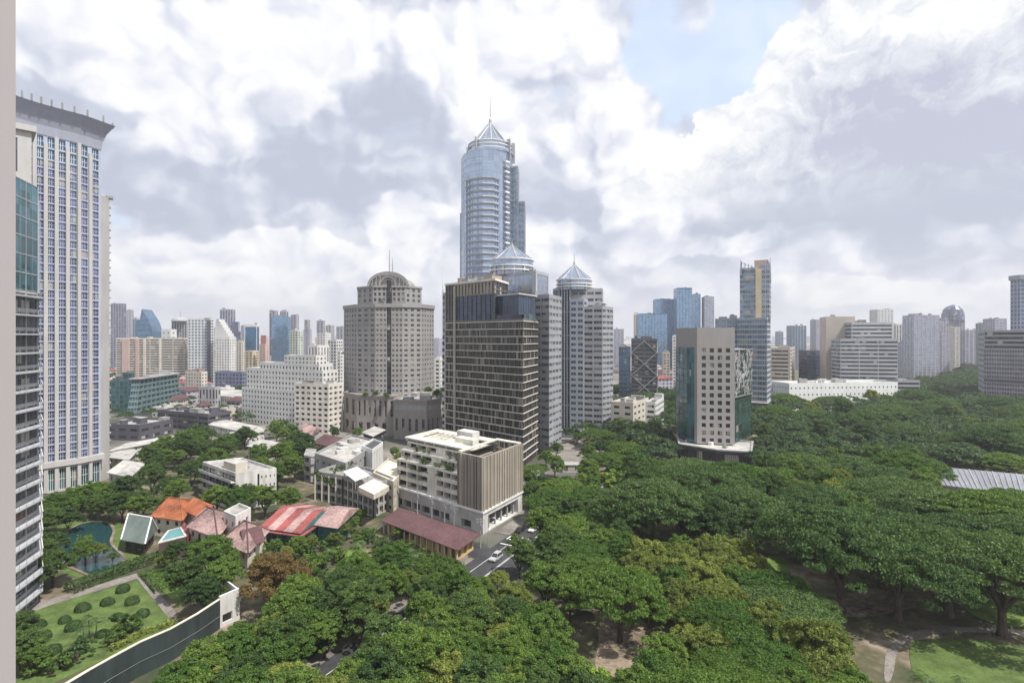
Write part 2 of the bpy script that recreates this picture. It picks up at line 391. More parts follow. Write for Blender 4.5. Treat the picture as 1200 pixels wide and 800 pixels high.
# cross street to the left lane beside the maroon roof, and the pavements (real kerbs)
lane = [RP(127, -77.5), RP(134.5, -77.5), U(470, 598), U(455, 607)]
sheet('side_street', lane, asph, .085)
b = MB(); b.prism([RP(146, -82.5), RP(146, -77.5), RP(230, -77.5), RP(230, -82.5)], 0, .2, pave); o = b.build('pavement'); o['kind'] = 'structure'
b = MB(); b.prism([RP(60, -80.5), RP(60, -77.5), RP(126, -77.5), RP(126, -80.5)], 0, .2, pave); o = b.build('pavement'); o['kind'] = 'structure'
b = MB(); b.prism([RP(60, -61.5), RP(60, -58), RP(132, -58), RP(132, -61.5)], 0, .2, pave); o = b.build('pavement'); o['kind'] = 'structure'
b = MB(); b.prism([RP(140, -61.5), RP(140, -58), RP(240, -58), RP(240, -61.5)], 0, .2, pave); o = b.build('pavement'); o['kind'] = 'structure'
CLEAR.append([RP(127, -79), RP(127, -61), RP(150, -61), RP(162, -70), RP(170, -79)])
plaza = Gp([(636, 505), (645, 545), (690, 552), (720, 520), (760, 505), (700, 498)])
sheet('plaza', plaza, pave, .1)
sheet('plaza_road', Gp([(640, 500), (642, 512), (735, 516), (770, 505), (735, 499)]), asph, .14)
CLEAR.append(Gp([(640, 500), (645, 514), (705, 512), (700, 500)])); CLEAR.append(Gp([(655, 530), (660, 556), (680, 556), (683, 532)]))
# park paths and lawns
for nm, pts, m in (
    ('path', [(690, 800), (705, 745), (690, 700), (700, 670), (730, 668), (730, 705), (765, 740), (800, 760), (820, 800)], earth),
    ('path', [(880, 640), (892, 618), (930, 615), (925, 640), (905, 652)], earth),
    ('lawn', [(893, 652), (918, 648), (934, 690), (920, 700)], grassB),
    ('path', [(950, 712), (1010, 690), (1090, 680), (1110, 700), (1060, 716), (1000, 726)], earth),
    ('lawn', [(1062, 752), (1085, 748), (1200, 752), (1260, 800), (1075, 815)], grassM),
    ('lawn', [(1118, 706), (1180, 702), (1250, 708), (1260, 735), (1165, 736)], grassB),
    ('path', [(1040, 748), (1100, 733), (1200, 738), (1280, 752), (1200, 744), (1100, 739), (1052, 752), (1046, 800), (1034, 800)], pave),
    ('path', [(720, 628), (735, 618), (780, 622), (760, 640), (730, 642)], earth),
    ('lawn', [(405, 643), (425, 640), (433, 652), (412, 662), (398, 656)], grassB)):
    zz = .12 + random.random() * .02
    sheet(nm, smoothpoly(Gp(pts)), m, zz)
for pts in ([(900, 640), (925, 640), (940, 700), (915, 705)], [(1062, 765), (1230, 765), (1240, 812), (1062, 812)], [(1128, 706), (1160, 706), (1160, 728), (1135, 730)], [(705, 742), (790, 752), (790, 800), (705, 800)],
            [(885, 618), (925, 615), (925, 640), (885, 640)], [(400, 640), (436, 640), (436, 662), (395, 662)]): CLEAR.append(Gp(pts))

# ------------------------------------------------------------------ sky
SUN_EL, SUN_AZ = 58.0, (0.72, -0.52)      # direction towards the sun
az = math.atan2(SUN_AZ[0], SUN_AZ[1])       # clockwise from +Y
wd = bpy.data.worlds.new('World'); scene.world = wd; nt, N, L = nodes(wd)
wo = N('ShaderNodeOutputWorld'); bg = N('ShaderNodeBackground'); L(bg.outputs[0], wo.inputs[0]); bg.inputs[1].default_value = .092
sky = N('ShaderNodeTexSky'); sky.sky_type = 'NISHITA'; sky.sun_disc = False; sky.sun_elevation = R(SUN_EL); sky.sun_rotation = az; sky.air_density = 1.1; sky.dust_density = 1.5; sky.ozone_density = 1.5
tc = N('ShaderNodeTexCoord'); V = tc.outputs['Generated']
def M(op, a, b=None, c=None):
    n = N('ShaderNodeMath'); n.operation = op
    for i, v in enumerate((a, b, c)):
        if v is None: continue
        if isinstance(v, (int, float)): n.inputs[i].default_value = v
        else: L(v, n.inputs[i])
    return n.outputs[0]
def VM(op, a, b=None, out=0):
    n = N('ShaderNodeVectorMath'); n.operation = op
    for i, v in enumerate((a, b)):
        if v is None: continue
        if isinstance(v, tuple): n.inputs[i].default_value = v
        else: L(v, n.inputs[i])
    return n.outputs[out]
def NZ(v, sc, det=6, rough=.55, out=0):
    n = N('ShaderNodeTexNoise'); n.noise_dimensions = '2D'; L(v, n.inputs['Vector']); n.inputs['Scale'].default_value = sc; n.inputs['Detail'].default_value = det; n.inputs['Roughness'].default_value = rough; return n.outputs[out]
def MR(v, a, b, c=0., d=1., smooth=True):
    n = N('ShaderNodeMapRange'); n.interpolation_type = 'SMOOTHSTEP' if smooth else 'LINEAR'; L(v, n.inputs[0])
    for i, x in enumerate((a, b, c, d)): n.inputs[i + 1].default_value = x
    return n.outputs[0]
sp = N('ShaderNodeSeparateXYZ'); L(V, sp.inputs[0])
azn = M('ARCTAN2', sp.outputs[0], sp.outputs[1]); eln = M('ARCSINE', sp.outputs[2])
cb = N('ShaderNodeCombineXYZ'); L(azn, cb.inputs[0]); L(M('MULTIPLY', eln, 1.15), cb.inputs[1]); A0 = cb.outputs[0]   # azimuth / elevation of the sky
w1 = VM('SCALE', VM('SUBTRACT', NZ(A0, 3.2, 4, .58, 1), (.5, .5, .5))); w1.node.inputs['Scale'].default_value = .20
A1 = VM('ADD', A0, w1)
w2 = VM('SCALE', VM('SUBTRACT', NZ(A0, 10, 3, .6, 1), (.5, .5, .5))); w2.node.inputs['Scale'].default_value = .05
A2 = VM('ADD', A1, w2)
def blob(v, px, py, rx, ry, amp, soft=.55):
    a = math.atan((px - CX) / F); e_ = math.atan((HY - py) / F * math.cos(a)) * 1.15
    d = VM('MULTIPLY', VM('SUBTRACT', v, (a, e_, 0)), (F / rx / (1 / math.cos(a) ** 2) , F / ry, 0)); l = VM('LENGTH', d, None, 1)
    return M('MULTIPLY', MR(l, 1.0 + soft, 1.0 - soft), amp)
def total(v, lst, soft=.5):
    t = None
    for q in lst:
        b = blob(v, *q[:5], *(q[5:] or (soft,))); t = b if t is None else M('ADD', t, b)
    return t
# cumulus bodies (bright), veils of shade (cloud undersides) and clear gaps
cum = total(A2, [(200, 75, 120, 50, 1), (110, 60, 60, 45, .9), (330, 40, 80, 60, .9), (290, 110, 60, 50, .8), (265, 180, 50, 26, .7), (150, 190, 40, 30, .6), (540, 50, 60, 70, .9), (640, 40, 70, 60, .9), (430, 20, 60, 30, .6), (700, 120, 50, 40, .8), (745, 190, 50, 60, 1),
                 (660, 170, 40, 40, .7), (490, 262, 50, 30, 1), (560, 150, 60, 40, .6), (200, 300, 110, 32, .9), (340, 310, 70, 30, .7), (640, 270, 60, 24, .8), (760, 265, 60, 40, .9), (1000, 335, 60, 16, .8), (1130, 330, 60, 18, .7), (880, 280, 90, 16, .6), (480, 310, 50, 26, .6)], .45)
shade = total(A1, [(300, 232, 190, 44, 1), (420, 195, 90, 80, .9), (340, 150, 60, 50, .5), (460, 110, 80, 70, .6), (50, 60, 70, 60, 1), (395, 60, 40, 60, .4), (660, 225, 70, 46, .8), (640, 110, 40, 40, .3), (705, 265, 60, 30, .5), (600, 205, 70, 40, .4),
                   (1080, 240, 230, 34, 1.2), (1175, 170, 70, 80, 1.0), (930, 262, 130, 26, .9), (1160, 90, 60, 60, .5), (830, 262, 60, 20, .5), (230, 145, 50, 30, .35)], .7)
gap = total(A1, [(800, 50, 130, 85, .9), (830, 130, 60, 50, .9), (1040, 5, 60, 20, .7), (905, 50, 36, 60, 1.2), (590, 20, 40, 30, .3)], .7)
def billow(v, sc, det=5):      # puffy rather than wispy: cells folded over noise
    n = N('ShaderNodeTexVoronoi'); n.voronoi_dimensions = '2D'; n.feature = 'F1'; L(v, n.inputs['Vector']); n.inputs['Scale'].default_value = sc; n.inputs['Detail'].default_value = det; n.inputs['Roughness'].default_value = .55
    return n.outputs['Distance']
B0 = VM('ADD', A0, VM('SCALE', VM('SUBTRACT', NZ(A0, 5, 4, .6, 1), (.5, .5, .5)))); B0.node.inputs[1].links[0].from_node.inputs['Scale'].default_value = .12
def hgt(v): return M('SUBTRACT', M('MULTIPLY', NZ(v, 3.4, 5, .52), 1.0), M('MULTIPLY', billow(v, 7, 2), .38))
n1 = hgt(B0); off = VM('ADD', B0, (.018, .028, 0)); n1b = hgt(off)
lit = M('MULTIPLY', M('SUBTRACT', n1, n1b), 1.9)
cm = M('MINIMUM', cum, 1.0)
cov = MR(M('SUBTRACT', M('ADD', M('MULTIPLY', cm, .6), M('ADD', n1, .56)), M('MULTIPLY', gap, .52)), .26, .56, .18, 1)
br = M('ADD', M('ADD', M('MULTIPLY', MR(M('ADD', cm, M('MULTIPLY', n1, .8)), .45, .95), .34), .52), lit)
br = M('SUBTRACT', br, M('MULTIPLY', M('MULTIPLY', shade, M('SUBTRACT', 1.25, M('MULTIPLY', cm, .55))), .25))
cr = N('ShaderNodeValToRGB'); L(br, cr.inputs[0]); e = cr.color_ramp.elements
e[0].position = .0; e[0].color = (.50, .54, .65, 1); e[1].position = 1.0; e[1].color = (.99, .99, .99, 1)
for p_, c_ in ((.25, (.57, .61, .72)), (.5, (.72, .75, .84)), (.75, (.88, .89, .93))): e.new(p_).color = (*c_, 1)
cl = VM('SCALE', cr.outputs[0]); cl.node.inputs['Scale'].default_value = 10.0
# blue of the gaps: the sky texture seen through thin high cloud
sk = VM('ADD', VM('SCALE', sky.outputs[0]), (5.0, 5.5, 6.4)); sk.node.inputs[0].links[0].from_node.inputs['Scale'].default_value = 1.0
mx = N('ShaderNodeMix'); mx.data_type = 'RGBA'; L(cov, mx.inputs[0]); L(sk, mx.inputs[6]); L(cl, mx.inputs[7])
# one well lit towering cumulus with crisp edges at the right
w3 = VM('SCALE', VM('SUBTRACT', NZ(A0, 7, 5, .62, 1), (.5, .5, .5))); w3.node.inputs['Scale'].default_value = .11
A3 = VM('ADD', A0, w3)
cr1 = total(A3, [(1000, 48, 58, 50, 1), (962, 100, 46, 60, 1), (935, 165, 52, 50, 1), (1045, 75, 55, 70, 1), (1130, 70, 95, 95, 1), (1210, 60, 90, 90, 1), (872, 150, 40, 34, 1), (838, 190, 48, 40, 1), (900, 215, 80, 50, 1), (1000, 180, 110, 80, 1), (1085, 20, 40, 40, 1), (770, 225, 50, 26, 1)], .05)
crm = M('MULTIPLY', M('MINIMUM', cr1, 1.0), MR(eln, .17, .30, 0, 1))
off3 = VM('ADD', A3, (.012, .02, 0)); e5 = M('SUBTRACT', NZ(A3, 9, 5, .6), NZ(off3, 9, 5, .6))
inner = total(A1, [(1000, 95, 50, 70, .22), (1150, 120, 90, 60, .40), (1190, 190, 90, 60, .35), (905, 190, 50, 30, .12), (1080, 200, 120, 40, .3)], .8)
cbv = M('SUBTRACT', M('ADD', .93, M('MULTIPLY', e5, 1.6)), inner)
ccr = N('ShaderNodeValToRGB'); L(cbv, ccr.inputs[0]); e = ccr.color_ramp.elements; e[0].position = .2; e[0].color = (.52, .54, .66, 1); e[1].position = 1; e[1].color = (.99, .99, .98, 1); e.new(.6).color = (.74, .78, .84, 1); e.new(.8).color = (.89, .90, .92, 1)
ccs = VM('SCALE', ccr.outputs[0]); ccs.node.inputs['Scale'].default_value = 10.0
mc = N('ShaderNodeMix'); mc.data_type = 'RGBA'; L(crm, mc.inputs[0]); L(mx.outputs[2], mc.inputs[6]); L(ccs, mc.inputs[7]); mx = mc
# towards the horizon everything turns to the same pale haze
hz = MR(sp.outputs[2], -.01, .16, 1, 0)
mh = N('ShaderNodeMix'); mh.data_type = 'RGBA'; L(M('MULTIPLY', hz, .6), mh.inputs[0]); L(mx.outputs[2], mh.inputs[6]); mh.inputs[7].default_value = (8.0, 7.95, 8.5, 1)
L(mh.outputs[2], bg.inputs[0])
sl = bpy.data.lights.new('sun', 'SUN'); sl.energy = 5.0; sl.angle = R(.6); sl.color = (1, .95, .87)
so = bpy.data.objects.new('sun', sl); COL.objects.link(so)
so.rotation_euler = Vector((SUN_AZ[0] * math.cos(R(SUN_EL)) / math.hypot(*SUN_AZ), SUN_AZ[1] * math.cos(R(SUN_EL)) / math.hypot(*SUN_AZ), math.sin(R(SUN_EL)))).to_track_quat('Z', 'Y').to_euler()
so.location = (0, 0, 300)
# haze
hm = bpy.data.materials.new('haze_air'); nt, N, L = nodes(hm)
o_ = N('ShaderNodeOutputMaterial'); pv = N('ShaderNodeVolumePrincipled'); pv.inputs['Color'].default_value = (.93, .95, 1, 1); pv.inputs['Density'].default_value = .00017; pv.inputs['Anisotropy'].default_value = .2
L(pv.outputs[0], o_.inputs['Volume'])
b = MB(); b.prism([(-5200, -5200), (5200, -5200), (5200, 5200), (-5200, 5200)], -1, 262, hm); o = b.build('haze'); o['kind'] = 'stuff'
# camera
cam = bpy.data.cameras.new('camera'); co = bpy.data.objects.new('camera', cam); COL.objects.link(co); scene.camera = co
co.location = (0, 0, H); co.rotation_euler = (R(90), 0, 0); cam.sensor_width = 36; cam.lens = 36 * F / 1200; cam.shift_y = -5 / 1200; cam.clip_start = .05; cam.clip_end = 30000
vs = scene.view_settings; vs.view_transform = 'Standard'; vs.look = 'None'; vs.gamma = 1; vs.exposure = .25
scene.render.engine = 'CYCLES'; scene.cycles.volume_step_rate = 10; scene.cycles.volume_max_steps = 32
scene.render.resolution_x = 1024; scene.render.resolution_y = 682
# ================================================================== MAIN BUILDINGS
# ---- window frame of the flat the picture is taken from
wf_ = empty('window_frame', (-.80, .86, H - 1.5), 'pale beige window frame upright along the left edge, right beside the viewer', 'window frame')
frm = mat('window_frame_paint', (.40, .375, .375), .5, var=.06, scale=1)
b = MB(); b.box((-.943, .86), .232, .10, H - 1.5, H + 1.2, frm); b.build('jamb', wf_)
b = MB(); b.box((.5, .86), 2.55, .10, H - 1.6, H - 1.503, frm); b.build('sill', wf_)
b = MB(); b.box((.5, .86), 2.55, .10, H + 1.203, H + 1.3, frm); b.build('head', wf_)

# ---- 1 hotel tower at the left
lt = [Q(-15, 192), Q(14, 200), Q(40, 206), Q(66, 211.5), Q(92, 217), Q(118, 225)]
back = [(lt[-1][0] - 26, lt[-1][1] + 22), (lt[0][0] - 26, lt[0][1] + 22)]
beigeT = mat('tower_beige_render', (.46, .45, .44), var=.1); lilac = mat('tower_haze_tinted_panel', (.40, .44, .54), var=.1)  # blue of the panels is window reflection haze put into the colour
gTow = glass('tower_purple_glass', (.12, .15, .27), metal=.5, rough=.12, blinds=.06)
mulT = mat('tower_mullion_lilac', (.46, .48, .58), var=.06)
T = Bld('hotel_tower', 'very tall beige and blue tower with a flared crown, beside the left window frame', 'tower', cen(lt + back))
foot = lt + back; zt = 141
for i in range(len(foot)):
    a, c = foot[i], foot[(i + 1) % len(foot)]; L_ = math.hypot(a[0] - c[0], a[1] - c[1]); nx = max(1, round(L_ / 4.3))
    T.facade(a, c, 12, 128, nx, 35, .62, .84, lilac if i < 5 else beigeT, gTow, rec=.35, mull=(2, 1), mm=mulT)
    T.facade(a, c, 128, 137, nx, 2, .62, .85, lilac, gBlueD, rec=.5, mull=(2, 1), mm=metalW)
    T.facade(a, c, 0, 10, nx, 1, .8, .8, beigeT, gTeal, rec=.5, mull=(3, 1), mm=metalW)
pil = T.part('pilaster')
for i in range(5):
    a, c = foot[i], foot[i + 1]; L_ = math.hypot(a[0] - c[0], a[1] - c[1]); nx = max(1, round(L_ / 4.3)); an = math.atan2(c[1] - a[1], c[0] - a[0])
    for k in range(nx):
        p = lerp(a, c, k / nx); pil.box((p[0] + math.sin(an) * .3, p[1] - math.cos(an) * .3), 1.25, .8, .5, 134 if k % 2 else 137, beigeT, an)
b = T.part('podium_band'); b.prism(inset(ccw(foot), -1.2), 10, 12, beigeT)
b = T.part('cornice'); fc = ccw(foot)
crn = mat('tower_crown_lilac', (.36, .38, .46), var=.1)
for q0_, q1_, za_, zb_ in ((.2, .7, 137, 140.5), (.7, 1.8, 140.503, 143.5), (1.8, 3.4, 143.503, 146), (3.4, 4.4, 146.003, 147.3)): b.prism(inset(fc, -q0_), za_, zb_, crn, roofG, p2=inset(fc, -q1_))
o4 = inset(fc, -4.4)
for i in range(len(o4)):
    a, c = o4[i], o4[(i + 1) % len(o4)]
    for k in range(2):
        p = lerp(a, c, .1 + k * .5); q_ = MB(); q_.box(p, .5, .5, 147.3, 149.8, concG); q_.build('finial', T.root)
b = T.part('side_wing'); wgp = [Q(117.5, 226.5), Q(128.3, 233)]; wgp += [(wgp[1][0] - 30, wgp[1][1] + 22), (wgp[0][0] - 26, wgp[0][1] + 22)]
b.prism(wgp, 0, 119, beigeT, roofG)
for k in range(36): b = MB(); b.box(Q(128.6, 233.5), .8, 1.6, 3 + k * 3.2, 3.5 + k * 3.2, concG, .7); b.build('balcony_edge', T.root)
b = T.part('side_wing_cap'); b.box(Q(128.2, 233.5), 2.6, 3, 119, 120, concG, .7)
T.finish(foot=foot)
T = Bld('annex_block', 'beige annex with an arched window rising behind the balconied tower, at the frame', 'building', Q(22, 180))
ax = para(Q(-20, 176), Q(37, 184), Q(34, 192)); T.block(ax, 0, 129, 9, 16, .4, .7, beigeT, gPurp, roofG, rec=.5, parapet=1.5); T.parapet(ax, 129, 2, beigeT, out=1.2, part='cornice'); T.finish(foot=ax)
# ---- 2 balcony tower
bb = [Q(0, 110), Q(44.5, 124), Q(42, 136), (Q(0, 110)[0] - 8, 128)]
slabm = mat('pale_grey_slab', (.44, .45, .48), var=.15)
gBal = glass('haze_tinted_balcony_glass', (.09, .105, .13), metal=.3, blinds=.15)  # blue grey tint puts the haze into the glass colour
T = Bld('balcony_tower', 'near residential tower with white balcony slabs stacked up, hard against the left window frame', 'tower', cen(bb))
for i in range(4):
    a, c = bb[i], bb[(i + 1) % 4]
    T.facade(a, c, 0, 70, 3 if i < 1 else 1, 17, .9, .8, concG, gBal, rec=.2, mull=(1, 0), mm=metalD)
    T.facade(a, c, 70, 94, 3, 6, .95, .93, metalG, gSky if i else gTeal, rec=.1, mull=(1, 0), mm=metalG)
T.part('roof').poly([(*p, 94) for p in bb], roofG)
b = T.part('wall'); b.prism(para(Q(36, 123), Q(46.5, 126), Q(45, 134)), 70.01, 91, lilac, roofG)
for k in range(17):
    z = 3.4 + k * 4.1
    if z > 70: break
    s = MB(); a0 = Q(-2, 107.2); a1 = Q(50.5, 122.6); s.prism([a0, a1, Q(48.5, 132), Q(40, 127), Q(-2, 112)], z - .35, z, slabm)
    o = s.build('balcony_slab', T.root)
    r = MB(); r.bar((*lerp(a0, a1, .02), z + 1.1), (a1[0] - .1, a1[1] + .1, z + 1.1), .08, metalG); r.bar((a1[0] - .1, a1[1] + .1, z + 1.1), (Q(48.3, 131.5)[0], 131.5, z + 1.1), .12, metalW)
    for q in range(1, 6): p = lerp(a0, a1, q / 6 + .1); r.bar((p[0], p[1] + .05, z + .003), (p[0], p[1] + .05, z + 1.1), .05, metalG)
    r.build('railing', o)
T.finish(foot=bb)

# ---- 3 hotel with arched crown
stoneQ = mat('warm_grey_stone', (.30, .275, .26), var=.16)
stoneC = mat('taupe_grey_stone', (.31, .30, .295), var=.14)
c3 = [Q(403, 374), Q(418, 356), Q(440, 347), Q(472, 347), Q(494, 354), Q(508.5, 372)]; c3 += [(c3[-1][0] - 6, 400), (c3[0][0] - 4, 400)]
T = Bld('domed_hotel', 'grey stone hotel tower with an arched crown and twin antennas', 'tower', cen(c3))
for i in range(8):
    a, c = c3[i], c3[(i + 1) % 8]; nx = [5, 3, 0, 3, 5, 4, 8, 4][i]
    if i == 2:
        a1, a2, a3, a4 = lerp(a, c, .0), lerp(a, c, .42), lerp(a, c, .58), c
        T.facade(a1, a2, 18, 79, 3, 19, .52, .46, stoneC, gWin, mull=(1, 0), mm=stoneC); T.facade(a3, a4, 18, 79, 3, 19, .52, .46, stoneC, gWin, mull=(1, 0), mm=stoneC)
        T.facade(a2, a3, 18, 96, 1, 20, .96, .97, darkc, gDark, rec=.8, name='glazed_strip')
    else: T.facade(a, c, 18, 79, nx, 19, .5 if i in (1, 3) else .42, .46, stoneC, gWin, mull=(1, 0), mm=stoneC)
T.part('roof').poly([(*p, 79) for p in ccw(c3)], roofG); T.parapet(c3, 79, 2.4, stoneC, out=.7, part='cornice')
cr3 = [Q(419, 362), Q(437, 352), Q(475, 352), Q(494, 362), Q(492.5, 388), Q(420, 388)]
for i in range(6):
    a, c = cr3[i], cr3[(i + 1) % 6]; nx = [3, 0, 3, 4, 8, 4][i]
    if i == 1:
        for (f0, f1) in ((0, .41), (.59, 1)): T.facade(lerp(a, c, f0), lerp(a, c, f1), 79, 93, 3, 4, .55, .6, stoneC, gWin, rec=.5)
        p0, p1 = lerp(a, c, .41), lerp(a, c, .59); T.part('wall').quad((p0[0], p0[1], 79), (p1[0], p1[1], 79), (p1[0], p1[1], 93), (p0[0], p0[1], 93), darkc)
    else: T.facade(a, c, 79, 92, nx, 4, .45, .55, stoneC, gWin)
T.part('upper_roof').poly([(*p, 92) for p in ccw(cr3)], roofG); T.parapet(cr3, 92, 1.2, stoneC, out=.5, part='upper_cornice')
# arch crown
ac = Q(456, 0)[0] if False else (456 - CX) / F * 356; ar = MB(); n = 28
def arch(r, y0, y1, z0, m, m2, zs=.62):
    pts = [(ac + r * math.cos(math.pi * i / n), z0 + r * zs * math.sin(math.pi * i / n)) for i in range(n + 1)]
    ar.poly([(x, y0, z) for x, z in pts[::-1]], m); ar.poly([(x, y1, z) for x, z in pts], m)
    for i in range(n): ar.quad((pts[i][0], y0, pts[i][1]), (pts[i][0], y1, pts[i][1]), (pts[i + 1][0], y1, pts[i + 1][1]), (pts[i + 1][0], y0, pts[i + 1][1]), m2)
arch(12.6, 354, 384, 93.2, concG, concG, .68); ar.build('arched_crown', T.root)
rb = MB()
for r, zz in ((13.0, .68), (5.2, 1.1)):
    p = [(ac + r * math.cos(math.pi * i / n), 352.8, 93.2 + r * zz * math.sin(math.pi * i / n)) for i in range(n + 1)]
    for i in range(n): rb.bar(p[i], p[i + 1], .8, stoneC)
for k in (-4.4, -3.3, -2.2, 2.2, 3.3, 4.4): rb.box((ac + k * 2.3, 352.7), .4, .5, 93.2, 93.2 + 8.4 * math.sqrt(max(0, 1 - (k * 2.3 / 12.8) ** 2)), stoneC)
rb.build('crown_rib', T.root)
for dx, zz in ((-.2, 117.5), (1.8, 112)): q = MB(); q.tube([(ac + dx, 358, 90), (ac + dx, 358, 108), (ac + dx, 358, zz)], [.5, .35, .12], metalG, 6); q.build('antenna', T.root)
# podium of the hotel
pd1 = [Q(403, 352), Q(418, 338), Q(455, 331), Q(464, 331)]; pd1 += [(pd1[-1][0], 352), (pd1[0][0], 372)]
for i in range(6):
    a, c = pd1[i], pd1[(i + 1) % 6]; L_ = math.hypot(a[0] - c[0], a[1] - c[1]); nx = [2, 6, 1, 1, 1, 1][i]
    T.facade(a, c, 0, 10, nx // 2 + (i < 2), 1, .5, .6, stoneQ, gDark, rec=.8, part='podium', name='podium_window'); T.facade(a, c, 10, 23.5, nx, 1, .42, .72, stoneQ, gDark, rec=.6, part='podium', name='podium_window', mull=(1, 3), mm=stoneQ)
T.part('podium').poly([(*p, 23.5) for p in ccw(pd1)], roofG); T.parapet(pd1, 23.5, 1.3, stoneQ, out=.4, part='podium_parapet')
pd2 = [Q(461, 322), Q(500, 316), Q(520, 330), Q(522, 350), (Q(461, 322)[0] + 1, 352)]
for i in range(5):
    a, c = pd2[i], pd2[(i + 1) % 5]
    T.facade(a, c, 0, 16, [5, 4, 2, 1, 1][i], 1, .38, .6, stoneQ, gDark, rec=.6, part='podium', name='podium_window', mt=1, mb=3, mull=(1, 2), mm=stoneQ)
    T.facade(a, c, 16, 22.5, 1, 1, .94, .45, stoneQ, concG, rec=.4, part='podium', name='vent_band')
T.part('podium').poly([(*p, 22.5) for p in ccw(pd2)], roofG); T.parapet(pd2, 22.5, 1, stoneQ, out=.5, part='podium_parapet')
T.units(pd2, 22.5, 5, 3, concG, roofW)
T.finish(foot=[Q(403, 352), Q(418, 338), Q(455, 328), Q(500, 314), Q(522, 330), Q(525, 400), Q(400, 400)])

# ---- 4 dark glazed tower with white floor bands
gLounge = glass('lounge_dark_glass', (.03, .05, .09), metal=.3, rough=.08, blinds=.0)
gLounge2 = glass('lounge_green_glass', (.05, .11, .11), metal=.3, blinds=.0)
A = Q(522, 292); Bc = Q(613, 251); Cc = Q(630, 276); k4 = para(A, Bc, Cc)
white4 = mat('floor_band_white', (.62, .61, .57), var=.12); gry4 = mat('taupe_panel', (.13, .118, .105), var=.2)
T = Bld('dark_glazed_tower', 'dark glass tower ringed by thin white floor bands, rising behind the white car park block', 'tower', cen(k4))
zr = 69.5; fh = 3.55; n4 = 19; rg = random.Random(4); gryL = mat('light_taupe_panel', (.24, .22, .20), var=.2)
A2_ = lerp(A, Bc, .13)
def strip4(a, c, z0, z1, nz, dens, part='wall'):
    L_ = math.hypot(a[0] - c[0], a[1] - c[1]); nx = max(1, round(L_ / 2.9))
    T.facade(a, c, z0, z1, nx, nz, .93, .86, gry4, gWarm, rec=.25, mull=(1, 0), mm=metalD, part=part)
    if not T.vis(a, c): return
    ang = math.atan2(c[1] - a[1], c[0] - a[0]); w = T.part('panel')
    for k in range(nz):
        run = 0
        for i in range(nx * 2):
            if rg.random() < dens:
                p = lerp(a, c, (i + .5) / (nx * 2)); z = z0 + k * (z1 - z0) / nz; w.box((p[0] + math.sin(ang) * .03, p[1] - math.cos(ang) * .03), L_ / nx / 2 * rg.uniform(.55, .95), .25, z + .3, z + 3.3, gry4 if rg.random() < .7 else gryL, ang)
strip4(A, A2_, 0, 67.45, 19, .3); strip4(A2_, Bc, 0, 67.45, 19, .24); strip4(Bc, Cc, 0, 67.45, 19, .1)
T.facade(Cc, k4[3], 0, 67.45, 0, 1, .5, .5, gry4, gWarm); T.facade(k4[3], A, 0, 67.45, 0, 1, .5, .5, gry4, gWarm)
b = T.part('floor_band'); o1 = inset(ccw(k4), -.35); i1 = inset(ccw(k4), .05)
for k in range(1, 20):
    z = k * fh
    for i in range(4):
        j = (i + 1) % 4; b.quad((*o1[i], z - .16), (*o1[j], z - .16), (*o1[j], z + .16), (*o1[i], z + .16), white4); b.quad((*o1[i], z + .16), (*o1[j], z + .16), (*i1[j], z + .16), (*i1[i], z + .16), white4); b.quad((*i1[i], z - .16), (*i1[j], z - .16), (*o1[j], z - .16), (*o1[i], z - .16), white4)
T.part('roof').poly([(*p, 67.45) for p in ccw(k4)], roofG); T.parapet(k4, 67.46, 1.2, gry4)
v = MB(); p = lerp(A, Bc, .135); an4 = math.atan2(Bc[1] - A[1], Bc[0] - A[0]); v.box((p[0], p[1] - .5), 1.1, .8, 0, 86.5, mat('tan_pilaster', (.42, .39, .33)), an4); v.build('pilaster', T.root)
# upper storeys, set back on the right
up = para(lerp(A, Bc, .0), lerp(A, Bc, .67), (lerp(A, Bc, .67)[0] + (Cc[0] - Bc[0]) * .8, lerp(A, Bc, .67)[1] + (Cc[1] - Bc[1]) * .8))
T.facade(up[0], lerp(up[0], up[1], .2), 67.47, 87.5, 3, 5, .5, .9, gry4, gWarm, part='upper_wall'); 
T.facade(lerp(up[0], up[1], .2), up[1], 81.2, 87.5, 12, 1, .45, .9, brown, gWarm, part='upper_wall', mull=(0, 0)); T.facade(lerp(up[0], up[1], .2), up[1], 67.47, 81.2, 9, 3, .97, .93, darkc, gLounge, part='upper_wall')
T.facade(up[1], up[2], 67.47, 87.5, 4, 5, .95, .9, gry4, gDark, part='upper_wall'); T.facade(up[2], up[3], 67.47, 87.5, 0, 1, .5, .5, gry4, gDark, part='upper_wall'); T.facade(up[3], up[0], 67.47, 87.5, 0, 1, .5, .5, gry4, gDark, part='upper_wall')
T.part('upper_roof').poly([(*q, 87.5) for q in ccw(up)], roofG); T.parapet(up, 87.5, 1.0, white4, out=.4, part='upper_parapet')
q0, q1 = lerp(A, Bc, .62), lerp(A, Bc, .94); gb = para((q0[0] + 1, q0[1] + 3), (q1[0] + .5, q1[1] + 1.5), (q1[0] + 9, q1[1] + 16))
for i in range(4): T.facade(gb[i], gb[(i + 1) % 4], 71, 80, [9, 7, 1, 1][i], 1, .96, .96, darkc, gLounge, part='sky_lounge', name='lounge_pane', rec=.1)
T.part('sky_lounge').prism(ccw(gb), 67.47, 70.99, gLounge2); T.part('sky_lounge').prism(inset(ccw(gb), -.7), 80, 80.5, white4); 
b = T.part('terrace_rail')
